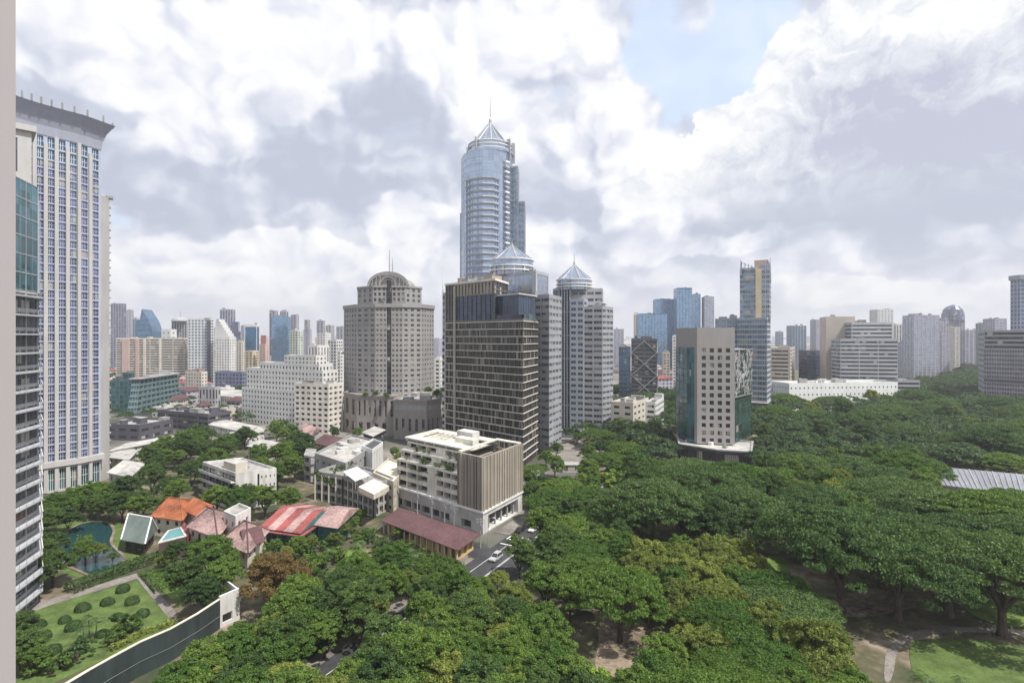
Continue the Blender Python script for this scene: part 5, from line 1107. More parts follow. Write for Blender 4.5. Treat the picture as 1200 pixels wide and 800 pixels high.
# ------------------------------------------------------------------ low-rise town between the landmarks, each block its own building
rg = random.Random(21); walls = [wh, cre, gy, wh, tanw, concW, concC, pnk, concG, lil]; wn = {wh: 'white', cre: 'cream', gy: 'grey', tanw: 'tan', concW: 'white', concC: 'cream', pnk: 'pink', concG: 'grey', lil: 'lilac'}
roofs = [roofG, roofW, roofG, roofP, roofM, roofR]; rn = {roofG: 'grey', roofW: 'pale', roofP: 'faded pink', roofM: 'maroon', roofR: 'red'}
infill = []; placed = []
def free(c, r): return all(math.hypot(c[0] - q[0], c[1] - q[1]) > r + q[2] for q in placed) and all(pdist(c, f) > r for f in FOOT)
zones = [('left of the domed hotel', 126, 404, 402, 492, 230), ('near the grey park office', 722, 806, 403, 470, 34),
         ('on the far left skyline', 128, 404, 397.5, 403, 46), ('far right of the spired towers', 715, 842, 397.2, 402, 24), ('on the skyline beyond the park', 902, 1200, 397.2, 407, 48)]
for zn, xa, xb, ya, yb, cnt in zones:
    k = 0; tries = 0
    while k < cnt and tries < 9000:
        tries += 1
        px = rg.uniform(xa, xb); py = ya + (yb - ya) * rg.random() ** (1.2 if yb > 410 else 1.0); D = H * F / (py - HY)
        far = D > 1700
        c = Q(px, D); w_ = rg.uniform(8, 19) * (1 if not far else D / 1200); d_ = w_ * rg.uniform(.6, 1.2); r = max(w_, d_) * .62
        if not free(c, r): continue
        h = rg.choice((7, 8, 10, 10, 13, 16, 20, 26)) if not far else rg.uniform(26, 78) * (1.25 if rg.random() < .12 else 1)
        if 403 < py < 420 and rg.random() < .35: h = rg.uniform(20, 44)
        if py > 440: h = min(h, 12)
        an = rg.choice((.35, -.5, .2, .9)) + rg.uniform(-.1, .1); wm = rg.choice(walls); rm_ = rg.choice(roofs) if h < 14 else rg.choice((roofG, roofW))
        ca, sa = math.cos(an), math.sin(an); p = [(c[0] + x * w_ / 2 * ca - y * d_ / 2 * sa, c[1] + x * w_ / 2 * sa + y * d_ / 2 * ca) for x, y in ((-1, -1), (1, -1), (1, 1), (-1, 1))]
        T = Bld('low_rise_building' if h < 26 else 'distant_tower', None, 'building', c, 'buildings ' + zn); T.simple = True
        T.block(p, 0, h, 4.5 if not far else 9, 3.6 if not far else 6, rg.choice((.4, .55, .9)), rg.choice((.4, .5)), wm, rg.choice((gDark, gWin)), rm_, rec=.3, cap=not (h < 14 and rm_ not in (roofG, roofW)), parapet=.8)
        if h < 14 and rm_ not in (roofG, roofW): hip(T.part('roof'), p, h, h + 2.8, rm_, .8)
        elif not far: T.units(p, h, 2, k, wm, roofW, 3, smax=5)
        T.finish(); placed.append((c[0], c[1], r)); infill.append((zn, wn[wm], rn[rm_], h, px, py, T.root)); k += 1
groups = {}
for it in infill:
    hh = 'low' if it[3] < 12 else ('mid-rise' if it[3] < 26 else 'tall')
    groups.setdefault((it[0], it[1], it[2], hh), []).append(it)
for (zn, w_, r_, hh), L_ in groups.items():
    L_.sort(key=lambda i: i[4])
    for i, it in enumerate(L_): 
        kind = f'{hh} {w_} building' + (f' with {r_} roof' if hh != 'tall' else '')
        it[6]['label'] = (f'{kind} {zn}' if len(L_) == 1 else f'{ordw(i)} {kind} from left, {zn}')
for it in infill: FOOT.append([(it[6].location.x + dx * 9, it[6].location.y + dy * 9) for dx, dy in ((-1, -1), (1, -1), (1, 1), (-1, 1))])
# ================================================================== TREES
lfR = leafmat('rain_tree_leaves', (.048, .098, .030), (.105, .165, .05), lump=.25, rnd=.7)
lfG = leafmat('green_leaves', (.05, .115, .02), (.145, .215, .04), lump=.3, rnd=.9)
lfD = leafmat('dark_leaves', (.034, .074, .022), (.10, .16, .038), lump=.3, rnd=.8)
lfY = leafmat('yellow_green_leaves', (.13, .20, .035), (.26, .34, .07), lump=.5)
lfO = leafmat('olive_leaves', (.10, .14, .03), (.24, .27, .06), lump=.3, rnd=.8)
lfB = leafmat('brown_leaves', (.12, .085, .03), (.20, .13, .045), lump=.45)
lfW = leafmat('woodland_leaves', (.032, .07, .03), (.08, .125, .042), lump=.09, rnd=0)
lfP = leafmat('palm_leaves', (.05, .10, .03), (.13, .19, .06), lump=.6)
lfH = leafmat('hedge_leaves', (.035, .075, .02), (.06, .11, .03), lump=.8)
def cards(C_, Nn, size, rng, asp=1.5):
    n = len(C_); r = rng.normal(size=(n, 3)); t = np.cross(Nn, r); t /= np.linalg.norm(t, axis=1, keepdims=True) + 1e-9; b2 = np.cross(Nn, t)
    s = size * rng.uniform(.6, 1.35, (n, 1)); a = t * s * asp / 2; c = b2 * s / 2
    bend = Nn * s * .22
    v = np.stack([C_ - a - bend, C_ - c * 1.0, C_ + a - bend, C_ + c * 1.0], 1).reshape(-1, 3); return v
def mesh_np(name, v, m, extra=None):
    n = len(v) // 4; me = bpy.data.meshes.new(name); me.vertices.add(len(v)); me.vertices.foreach_set('co', v.astype(np.float32).ravel())
    me.loops.add(n * 4); me.loops.foreach_set('vertex_index', np.arange(n * 4, dtype=np.int32)); me.polygons.add(n)
    me.polygons.foreach_set('loop_start', np.arange(0, n * 4, 4, dtype=np.int32)); me.polygons.foreach_set('loop_total', np.full(n, 4, dtype=np.int32)); me.materials.append(m); me.update(calc_edges=True); return me
def crown_pts(kind, seed, Rr, Hh, ncl, per, size):
    """leaf sprays gathered in clumps over the outside (and a few inside) of the crown; returns card vertices, base of crown at z=0"""
    rng = np.random.default_rng(seed); cs = []; rs = []
    lob = [(rng.uniform(0, 2 * np.pi), rng.uniform(.25, .62), rng.uniform(.45, .7)) for _ in range(6)]
    for i in range(ncl):
        if kind == 'rain':
            a = rng.uniform(0, 2 * np.pi); q = np.sqrt(rng.uniform(0, 1)); edge = 1 + .16 * np.sin(a * 3 + seed) + .1 * np.sin(a * 5 + seed * 2)
            r = q * Rr * edge; z = Hh * np.sqrt(max(0, 1 - (q * .97) ** 2)) * rng.uniform(.86, 1.04) - (rng.random() < .22) * Hh * rng.uniform(.15, .5)
            cs.append((r * np.cos(a), r * np.sin(a), z)); rs.append((Rr * rng.uniform(.06, .15), .4))
        else:
            l = lob[rng.integers(6)]; u = rng.normal(size=3); u /= np.linalg.norm(u); u[2] = abs(u[2]) * .95 - .25 * (rng.random() < .55)
            cx, cy = l[1] * Rr * np.cos(l[0]), l[1] * Rr * np.sin(l[0]); rad = Rr * l[2]; sh = rng.uniform(.6, 1.0) ** .5
            zc = Hh * (.38 + .16 * np.sin(l[0] * 2 + seed))
            if rng.random() < .3: cx = cy = 0; rad = Rr * .7; zc = Hh * .55
            cs.append((cx + u[0] * rad * sh, cy + u[1] * rad * sh, max(.2, zc + u[2] * Hh * .46 * sh))); rs.append((Rr * rng.uniform(.09, .19), .8))
    cs = np.array(cs); V = []
    for (c, (r, fl)) in zip(cs, rs):
        m = int(per * (r / (Rr * .16)) ** 1.5); u = rng.normal(size=(m, 3)); u /= np.linalg.norm(u, axis=1, keepdims=True); u[:, 2] = np.where(u[:, 2] < -.15, -u[:, 2] * .6, u[:, 2])
        rr = np.where(rng.random((m, 1)) < .15, rng.uniform(1.0, 1.3, (m, 1)), rng.uniform(.5, 1.05, (m, 1)) ** .6)
        P_ = c + u * rr * r * np.array([1, 1, fl]); n_ = u * np.array([.7, .7, 1.0]) + rng.normal(size=(m, 3)) * .62 + np.array([0, 0, .35]); n_ /= np.linalg.norm(n_, axis=1, keepdims=True)
        V.append(cards(P_, n_, size, rng))
    return np.concatenate(V)
def trunk_mb(kind, seed, Rr, th, Hh):
    rg = random.Random(seed); b = MB(); r0 = max(.22, Rr * .055)
    fork = th * (.5 if kind == 'rain' else .72)
    b.tube([(0, 0, -.2), (.1, .05, fork * .5), (0, .1, fork)], [r0 * 1.5, r0 * 1.05, r0], barkM, 8)
    n = 7 if kind == 'rain' else 5
    for i in range(n):
        a = i * 2 * math.pi / n + rg.uniform(-.3, .3); q = rg.uniform(.5, .8) * Rr; z1 = th + Hh * (.35 if kind == 'rain' else .45)
        m = (q * .45 * math.cos(a), q * .45 * math.sin(a), fork + (z1 - fork) * .62); e_ = (q * math.cos(a + .15), q * math.sin(a + .15), z1)
        b.tube([(0, .05, fork - .3), m, e_], [r0 * .62, r0 * .4, r0 * .14], barkM, 6)
        a2 = a + rg.choice((-.5, .5)); b.tube([m, (q * .8 * math.cos(a2), q * .8 * math.sin(a2), z1 + .3)], [r0 * .32, r0 * .1], barkM, 5)
    return b
PROTO = {}
def proto(key, kind, m, Rr, Hh, th, ncl, per, size, nvar):
    PROTO[key] = []
    for k in range(nvar):
        sd = hash_(key) + k * 13; PROTO[key].append((mesh_np('crown', crown_pts(kind, sd, Rr, Hh, ncl, per, size), m), trunk_mb(kind, sd, Rr, th, Hh).mesh('trunk', smooth=True), Rr, th, Hh))
def hash_(s): return sum(ord(c) * (i + 3) for i, c in enumerate(s)) % 9973
proto('rain', 'rain', lfR, 11, 4.6, 6.5, 430, 200, .24, 4)
proto('raing', 'rain', lfG, 9, 4.4, 6.0, 360, 190, .23, 3)
proto('round', 'round', lfG, 5.2, 7.5, 3.6, 170, 215, .205, 4)
proto('dark', 'round', lfD, 5.4, 8.0, 3.6, 170, 210, .21, 4)
proto('olive', 'round', lfO, 5.0, 6.5, 3.2, 170, 215, .20, 3)
proto('yellow', 'round', lfY, 3.4, 4.6, 2.5, 60, 110, .3, 2)
proto('brown', 'round', lfB, 6.0, 8.0, 3.4, 190, 190, .2, 2)
proto('shrub', 'round', lfG, 1.7, 2.2, .3, 26, 60, .24, 3)
proto('pale', 'round', lfP, 2.0, 2.6, .5, 26, 60, .26, 2)
# palm: arching fronds
def palm_meshes(seed, hgt, fr, nf=15):
    rg = np.random.default_rng(seed); t = MB(); t.tube([(0, 0, -.1), (.15, .1, hgt * .5), (.3, .2, hgt)], [.26, .18, .15], barkM, 7); V = []
    for i in range(nf):
        a = i * 2.4 + rg.uniform(-.2, .2); el = rg.uniform(-.1, 1.0); L_ = fr * rg.uniform(.85, 1.1); n = 16
        for k in range(n):
            f = k / n; hx = L_ * f * math.cos(el * (1 - f * .6)); hz = L_ * (math.sin(el) * f - .75 * f * f)
            c = np.array([.3 + hx * math.cos(a), .2 + hx * math.sin(a), hgt + hz]); side = np.array([-math.sin(a), math.cos(a), -.25]); fw = np.array([math.cos(a), math.sin(a), -.3 - f]) * L_ / n * .5
            lw = L_ * .26 * (1 - f) ** .5 * min(1, f * 5 + .25)
            for sgn in (1, -1):
                s2 = np.array([side[0] * sgn, side[1] * sgn, -.35]) * lw; V += [c - fw * .55, c + fw * .55, c + s2 + fw * 1.6, c + s2 + fw * .9]
    me = mesh_np('fronds', np.array(V), lfP); return me, t.mesh('trunk', smooth=True)
PROTO['palm'] = [(*palm_meshes(5 + k, 7.5 - k, 3.4), 3, 0, 0) for k in range(3)]
PROTO['fanpalm'] = [(*palm_meshes(35 + k, 1.6 + k, 3.2, 20), 3, 0, 0) for k in range(2)]
trees = []
rgt = random.Random(77)
KN = {'rain': ('rain_tree', 'broad umbrella crowned rain tree'), 'raing': ('rain_tree', 'bright green spreading rain tree'), 'round': ('leafy_tree', 'mid green leafy tree'), 'dark': ('evergreen_tree', 'dark green dense tree'),
      'olive': ('leafy_tree', 'olive green tree'), 'yellow': ('young_tree', 'small yellow green tree'), 'brown': ('brown_tree', 'brown leaved tree'), 'shrub': ('shrub', 'green garden shrub'), 'pale': ('shrub', 'pale green garden shrub'), 'palm': ('palm_tree', 'tall slim palm'), 'fanpalm': ('palm_tree', 'low wide palm')}
def plant(key, x, y, s=1.0, zone='in the park', hs=1.0, label=None, z=0):
    r_ = RAD[key] * s; q_ = PX(x, y, z + 10 * s); qr = r_ * F / y
    if q_[0] + qr < 18 or q_[0] - qr > 1200 or q_[1] - qr * .5 > 802: return None
    v = rgt.choice(PROTO[key]); nm = KN[key][0]
    e_ = bpy.data.objects.new(nm, None); COL.objects.link(e_); e_.location = (x, y, z); e_.empty_display_size = .5
    rz = rgt.uniform(0, 6.28); e_.rotation_euler = (0, 0, rz); e_.scale = (s, s, s * hs)
    cat = 'palm tree' if 'palm' in nm else ('shrub' if nm == 'shrub' else 'tree'); e_['category'] = cat
    for n_, me, zz in ((('crown' if 'palm' not in nm else 'fronds'), v[0], v[3] * .92), ('trunk', v[1], 0)):
        o = bpy.data.objects.new(n_, me); COL.objects.link(o); o.parent = e_; o.location = (0, 0, zz)
    trees.append([key, zone, x, y, e_, label, s]); return e_
TP = []           # (x, y, r) of all trees planted
EXC = FOOT + CLEAR
road_poly = [RP(60, -75.5), RP(60, -63.5), RP(166, -63.5), RP(170, -76.5)]
def ok(x, y, r, tight=.62, road=True):
    if road:
        rr_ = pdist((x, y), road_poly)
        if rr_ < r * (.35 if y > 118 else .02): return False
    for p in FOOT:
        if abs(p[0][0] - x) < 160 and abs(p[0][1] - y) < 160 and pdist((x, y), p) < r * .75: return False
    for p in CLEAR:
        if abs(p[0][0] - x) < 160 and abs(p[0][1] - y) < 160 and pdist((x, y), p) < r * .55: return False
    return all((x - a) ** 2 + (y - b) ** 2 > ((r + c) * tight) ** 2 for a, b, c in TP)
RAD = {'rain': 11, 'raing': 9, 'round': 5.2, 'dark': 5.4, 'olive': 5, 'yellow': 3.4, 'brown': 6, 'shrub': 1.7, 'pale': 2, 'palm': 2.2, 'fanpalm': 2.5}
def at(key, px, py, z=8, s=1., zone='', label=None, hs=1.0, force=True, gz=0):
    x, y = U(px, py, z + gz); r = RAD[key] * s
    plant(key, x, y, s, zone, hs, label, gz); TP.append((x, y, r))
def fill(poly, keys, n, zone, z=8, smin=.85, smax=1.2, tight=.62, road=True, hs=(.9, 1.1)):
    P_ = [U(a, b, z) for a, b in poly]; xs = [p[0] for p in P_]; ys = [p[1] for p in P_]; k = 0; t = 0
    while k < n and t < n * 60:
        t += 1; x, y = rgt.uniform(min(xs), max(xs)), rgt.uniform(min(ys), max(ys))
        if not inside((x, y), P_): continue
        key = rgt.choice(keys); s = rgt.uniform(smin, smax)
        if not ok(x, y, RAD[key] * s, tight, road): continue
        plant(key, x, y, s, zone, rgt.uniform(*hs)); TP.append((x, y, RAD[key] * s)); k += 1
    return k
# ---- garden of the compound, bottom left: ground things first (their places are kept clear)
pond = [(66, 640), (84, 618), (104, 612), (126, 612), (134, 622), (127, 636), (137, 646), (146, 654), (142, 664), (120, 670), (108, 676), (92, 668), (76, 662)]
pp = Gp(pond); 
def smoothpoly(p, it=2):
    for _ in range(it): p = [q for i in range(len(p)) for q in (lerp(p[i], p[(i + 1) % len(p)], .25), lerp(p[i], p[(i + 1) % len(p)], .75))]
    return p
pp = smoothpoly(pp); wm = bpy.data.materials.new('pond_water'); nt, N, L = nodes(wm); o_ = N('ShaderNodeOutputMaterial'); b_ = N('ShaderNodeBsdfPrincipled'); L(b_.outputs[0], o_.inputs[0])
b_.inputs['Base Color'].default_value = (.015, .05, .055, 1); b_.inputs['Roughness'].default_value = .08; tcn = N('ShaderNodeNewGeometry'); nn_ = N('ShaderNodeTexNoise'); L(tcn.outputs['Position'], nn_.inputs['Vector']); nn_.inputs['Scale'].default_value = 1.2; bp_ = N('ShaderNodeBump'); bp_.inputs['Strength'].default_value = .2; L(nn_.outputs[0], bp_.inputs['Height']); L(bp_.outputs[0], b_.inputs['Normal'])
sheet('pond', pp, wm, .22); bk = MB(); o1 = inset(ccw(pp), -.6); i1 = inset(ccw(pp), .1)
for i in range(len(o1)): j = (i + 1) % len(o1); bk.quad((*o1[i], .3), (*o1[j], .3), (*i1[j], .3), (*i1[i], .3), earth); bk.quad((*o1[i], .04), (*o1[j], .04), (*o1[j], .3), (*o1[i], .3), earth)
o = bk.build('pond_edge'); o['kind'] = 'structure'
sheet('bank', smoothpoly(Gp([(60, 610), (140, 604), (150, 640), (170, 655), (145, 672), (60, 680)])), grassM, .1)
CLEAR.append(inset(ccw(pp), -1)); CLEAR.append(Gp([(128, 610), (140, 606), (152, 650), (165, 655), (140, 668)]))
lawn = Gp([(20, 724), (60, 708), (160, 680), (200, 722), (205, 735), (60, 802), (0, 830), (-20, 760)]); sheet('garden_lawn', lawn, grassM, .12)
CLEAR.append(lawn)
sheet('garden_path', Gp([(160, 678), (168, 675), (210, 722), (202, 730)]), pave, .15); sheet('garden_path', Gp([(0, 722), (60, 702), (160, 672), (163, 678), (60, 709), (0, 732)]), pave, .16)
gb2 = Gp([(172, 674), (186, 664), (205, 672), (225, 700), (210, 712)]); sheet('bright_lawn', gb2, grassB, .13); CLEAR.append(gb2)
# curved compound wall with coping, ends in a white pillar
cw = [U(x, y, 6) for x, y in ((60, 812), (80, 800), (105, 785), (130, 771), (165, 752), (200, 737), (232, 719), (258, 702))]
gw = Bld('compound_wall', 'tall curved dark green garden wall with a white coping', 'wall', cen(cw)); dgm = mat('dark_green_wall', (.035, .05, .05), var=.4, scale=.3)
w1, w2, w3 = gw.part('wall'), gw.part('coping'), gw.part('ledge')
for a, c in zip(cw[:-1], cw[1:]):
    an = math.atan2(c[1] - a[1], c[0] - a[0]); nx_, ny_ = math.sin(an), -math.cos(an)
    def off(p, d): return (p[0] + nx_ * d, p[1] + ny_ * d)
    w1.quad((*a, 0), (*c, 0), (*c, 6), (*a, 6), dgm); w1.quad((*off(c, -.4), 0), (*off(a, -.4), 0), (*off(a, -.4), 6), (*off(c, -.4), 6), concG)
    w2.prism([off(a, .1), off(c, .1), off(c, -.4), off(a, -.4)], 6.002, 6.15, concC); w3.prism([off(a, .1), off(c, .1), off(c, .003), off(a, .003)], 2.6, 2.68, mat('dull_ledge', (.16, .17, .17)))
gw.finish()
pe = [U(258, 702, 6), U(281, 692, 6)]; gp_ = empty('gate_pillar', (*pe[0], 0), 'white wall end with a square opening, closing the curved green wall', 'wall')
b = MB(); an = math.atan2(pe[1][1] - pe[0][1], pe[1][0] - pe[0][0]); Lp = math.hypot(pe[1][0] - pe[0][0], pe[1][1] - pe[0][1]); nx_, ny_ = math.sin(an) * .5, -math.cos(an) * .5
def pl(t): return lerp(pe[0], pe[1], t)
for t0, t1, z0, z1 in ((0, 1, 2.6, 6.6), (0, .12, 0, 2.6), (.62, 1, 0, 2.6), (.12, .62, 0, .8)):
    a, c = pl(t0), pl(t1); b.prism([a, c, (c[0] - nx_, c[1] - ny_), (a[0] - nx_, a[1] - ny_)], z0, z1, concW)
o = b.build('wall', gp_)
b = MB(); a, c = pl(1), (pl(1)[0] - 6, pl(1)[1] + 5.5); b.prism([a, c, (c[0] - .3, c[1] - .3), (a[0] - .4, a[1] - .05)], 0, 6.3, concW); b.build('return_wall', gp_)
CLEAR.append(Gp([(785, 520), (800, 575), (885, 575), (890, 520)])); CLEAR.append(Gp([(1075, 560), (1095, 600), (1300, 640), (1300, 590)])); CLEAR.append(Gp([(250, 700), (250, 770), (290, 775), (296, 735), (285, 690)]))
CLEAR.append([U(60, 812, 6), U(165, 752, 6), U(258, 702, 6), U(250, 720, 0), U(150, 780, 0)])
# topiary bushes: individual clipped domes
def topi(seed):
    rng = np.random.default_rng(seed); u = rng.normal(size=(2600, 3)); u /= np.linalg.norm(u, axis=1, keepdims=True); u[:, 2] = np.abs(u[:, 2])
    w_ = np.abs(u) ** .75 * np.sign(u); P_ = w_ * np.array([1.45, 1.45, 2.1]) * rng.uniform(.93, 1.02, (2600, 1)); n_ = u + rng.normal(size=(2600, 3)) * .25; n_ /= np.linalg.norm(n_, axis=1, keepdims=True)
    return mesh_np('topiary_bush', cards(P_, n_, .22, rng), lfH)
tm = [topi(k) for k in range(3)]
tops = [(144, 693), (126, 708), (97, 715), (155, 707), (138, 726), (167, 722), (149, 740), (86, 737), (76, 729), (62, 765), (51, 748), (96, 764), (120, 745), (44, 735), (33, 752)]
tops = sorted(tops)
for i, (x, y) in enumerate(tops):
    c = U(x, y); o = bpy.data.objects.new('topiary_bush', tm[i % 3]); COL.objects.link(o); s = rgt.uniform(.66, .92); o.location = (*c, .05); o.scale = (s * 1.15, s * 1.15, s * rgt.uniform(.8, 1)); o.rotation_euler[2] = rgt.random() * 6
    tag(o, f'{ordw(i)} clipped green bush from the left on the garden lawn', 'bush', 'clipped bushes on the lawn')
def hedge(name, pts, w, h, lab, m=None, dens=46):
    rng = np.random.default_rng(len(pts) * 7 + int(w * 10)); V = []; tot = MB()
    for a, c in zip(pts[:-1], pts[1:]):
        L_ = math.hypot(c[0] - a[0], c[1] - a[1]); n = int(L_ * (w + 2 * h) * dens / 3); t = rng.random(n); q = rng.uniform(-1, 1, n); side = rng.random(n) < w / (w + 2 * h)
        d = np.array([(c[0] - a[0]) / L_, (c[1] - a[1]) / L_, 0]); nr = np.array([-d[1], d[0], 0])
        base = np.array([*a, 0]) + d * (t * L_)[:, None]
        wob = .25 * np.sin(t * L_ * 1.3) + .15 * np.sin(t * L_ * 3.1)
        P_ = np.where(side[:, None], base + nr * (q * w / 2)[:, None] + np.array([0, 0, 1]) * (h + wob)[:, None], base + nr * (np.sign(q) * w / 2)[:, None] + np.array([0, 0, 1]) * (np.abs(q) * h)[:, None])
        n_ = np.where(side[:, None], np.array([0, 0, 1.0]), nr * np.sign(q)[:, None]) + rng.normal(size=(n, 3)) * .4; n_ /= np.linalg.norm(n_, axis=1, keepdims=True)
        V.append(cards(P_, n_, .3, rng))
    me = mesh_np(name, np.concatenate(V), m or lfH); o = bpy.data.objects.new(name, me); COL.objects.link(o); tag(o, lab, 'hedge')
hedge('hedge', Gp([(80, 696), (140, 672), (190, 655)]), 3.4, 2.2, 'long dark clipped hedge running along the garden path below the pond')
hedge('hedge', Gp([(178, 672), (196, 692)]), 5.2, 1.2, 'square bright green hedge beside the grey garden path', lfG)
hedge('hedge', Gp([(130, 764), (165, 745), (205, 730)]), 1.4, 1.0, 'low yellow green hedge just inside the curved wall', lfO)
CLEAR.append(Gp([(75, 700), (185, 660), (200, 650), (188, 646), (75, 684)]))
gz = 'in the pond garden'
for x, y in ((105, 752), (112, 748), (98, 758)): at('palm', x, y, 0, .62, 'on the garden lawn')
for k, (x, y) in enumerate(((145, 744), (136, 752), (152, 742), (128, 757), (30, 780), (45, 788), (20, 760), (60, 790), (70, 784), (88, 776), (30, 740), (100, 640), (94, 645))): at('shrub' if k % 3 else 'pale', x, y, 0, rgt.uniform(.9, 1.5), 'on the garden lawn')
at('dark', 28, 735, 5, .7, gz); at('dark', 22, 765, 4, .7, gz); at('round', 36, 772, 3, .5, gz)
# trees around the pond
for key, x, y, z, s in (('round', 100, 648, 3, .6), ('olive', 112, 646, 3, .55), ('dark', 62, 668, 4, .8), ('dark', 40, 680, 4, .9), ('dark', 50, 655, 5, .9), ('dark', 30, 640, 5, 1.), ('dark', 62, 640, 4, .7), ('dark', 80, 610, 4, .7), ('round', 60, 600, 4, .7), ('dark', 112, 590, 5, .7), ('dark', 128, 592, 5, .8), ('dark', 143, 590, 6, .9), ('dark', 150, 575, 6, 1.), ('round', 160, 598, 4, .8), ('dark', 168, 590, 5, .8), ('olive', 132, 655, 1, .3), ('dark', 98, 582, 4, .6)):
    at(key, x, y, z, s, gz)
# key trees
at('brown', 318, 672, 8, 1.15, label='big brown leaved tree below the brown gabled roof'); at('round', 245, 650, 8, 1.15, 'by the houses'); at('dark', 222, 668, 7, .9, 'by the houses'); at('round', 262, 672, 7, .95, 'by the houses'); at('dark', 240, 690, 6, .8, 'by the houses'); at('dark', 205, 642, 5, .6, 'by the houses')
at('olive', 196, 655, 3, .5, 'by the houses'); at('dark', 217, 585, 9, .5, 'by the houses')
at('yellow', 862, 633, 7, 1.2, label='pale yellow green young tree beside the bare park path'); at('yellow', 702, 790, 7, 1.1, label='bright yellow green round tree at the bottom edge of the picture'); at('yellow', 715, 560, 7, 1.5, 'near the plaza'); at('yellow', 740, 556, 7, 1.4, 'near the plaza'); at('yellow', 820, 792, 7, .9, 'at the bottom of the park')
at('rain', 985, 718, 0, 1.3, label='huge umbrella rain tree left of the palm, above the bare earth', hs=1.55); at('rain', 1052, 728, 0, 1.15, label='umbrella rain tree with forked trunk in the row over the round lawn', hs=1.45); at('rain', 1112, 722, 0, 1.1, label='third umbrella rain tree of the row over the round lawn', hs=1.5); at('rain', 1175, 745, 0, 1.2, label='dark umbrella rain tree over the round lawn at the right edge', hs=1.5); at('rain', 1035, 690, 0, 1.2, label='rain tree crown behind the forked one of the row', hs=1.4); at('rain', 1125, 690, 0, 1.2, label='rain tree crown just below the tall park palm', hs=1.3); at('rain', 1190, 695, 0, 1.2, label='rain tree crown behind the dark one at the right edge', hs=1.3)
at('rain', 825, 620, 0, 1.35, 'in front of the grey park office', hs=1.3); at('rain', 765, 640, 0, 1.3, 'in front of the grey park office', hs=1.3); at('rain', 860, 640, 0, 1.2, 'in front of the grey park office', hs=1.3)
at('raing', 727, 752, 0, .95, hs=1.4, label='airy green rain tree with visible trunk over the bare park path'); at('raing', 680, 655, 9, .9, 'beside the zebra crossing'); at('round', 640, 680, 8, 1.1, 'beside the zebra crossing'); at('olive', 600, 690, 8, .95, 'beside the zebra crossing'); at('olive', 575, 705, 8, .9, 'beside the zebra crossing'); at('round', 533, 676, 7, .9, label='mid green tree at the lower end of the maroon roof'); at('round', 668, 690, 7, .9, 'beside the zebra crossing')
at('raing', 645, 578, 9, .95, 'beside the dark banded tower'); at('round', 640, 610, 8, 1.1, 'beside the dark banded tower'); at('raing', 690, 600, 9, .9, 'beside the dark banded tower'); at('dark', 625, 575, 6, .8, 'beside the dark banded tower'); at('olive', 645, 555, 8, .7, 'beside the dark banded tower')
at('palm', 1078, 625, 7, 1.3, label='tall palm rising behind the row of umbrella rain trees'); at('palm', 1036, 628, 5, .7, label='thin small palm between the huge rain tree and the tall palm'); at('palm', 1124, 640, 5, .7, label='small palm just right of the tall park palm')
at('palm', 1086, 790, 5, .8, label='slim palm on the round lawn at the bottom right'); at('palm', 1128, 790, 4, .6, label='short palm in the middle of the round lawn, bottom right')
for k, (x, y) in enumerate(((372, 672), (385, 640), (395, 630), (420, 630), (440, 630), (430, 615), (452, 628), (478, 640), (490, 650), (402, 665), (355, 655))): at('fanpalm' if k % 2 else 'pale', x, y, 3, rgt.uniform(.8, 1.15), 'in the garden below the maroon roof')
for k, (x, y) in enumerate(((345, 650), (362, 640), (378, 655), (410, 615), (425, 655), (445, 645), (462, 655), (500, 655), (450, 660), (380, 625), (397, 650), (470, 625))): at('shrub', x, y, 2, rgt.uniform(1.0, 1.7), 'in the garden below the maroon roof')
for k, (x, y) in enumerate(((305, 655), (322, 640), (335, 648), (350, 642), (365, 632), (385, 622), (300, 640), (345, 632), (400, 622), (412, 612), (392, 630), (422, 604))): at('round' if k % 2 else 'olive', x, y, 3, rgt.uniform(.45, .6), 'in front of the striped roof')
for k, (x, y) in enumerate(((212, 628), (200, 610), (228, 640), (176, 612), (190, 600))): at('round' if k % 2 else 'dark', x, y, 3, rgt.uniform(.35, .5), 'among the orange and brown roofs')
for s_, t_, k_, q_ in ((92, -79, 'round', .9), (90, -62, 'raing', .65), (100, -79, 'olive', .62), (106, -79.5, 'round', .55), (103, -61.5, 'round', .62), (111, -61.5, 'olive', .55), (94, -70, 'dark', .7), (100, -72, 'round', .6), (100, -66, 'olive', .55), (88, -66, 'round', .8), (107, -67, 'round', .42), (108, -74, 'olive', .42)):
    x_, y_ = RP(s_, t_); plant(k_, x_, y_, q_, 'over the lower road', 1.1); TP.append((x_, y_, 4))
for x_, y_, k_, q_ in ((618, 574, 'round', .8), (627, 562, 'raing', .6), (640, 546, 'round', .7), (652, 537, 'dark', .7), (700, 517, 'round', .8), (722, 515, 'dark', .8), (736, 521, 'raing', .7), (690, 528, 'olive', .7), (676, 520, 'round', .6), (645, 523, 'round', .6), (612, 590, 'dark', .6), (710, 535, 'raing', .8), (690, 545, 'round', .9), (650, 560, 'round', .9)): at(k_, x_, y_, 0, q_, 'around the plaza')
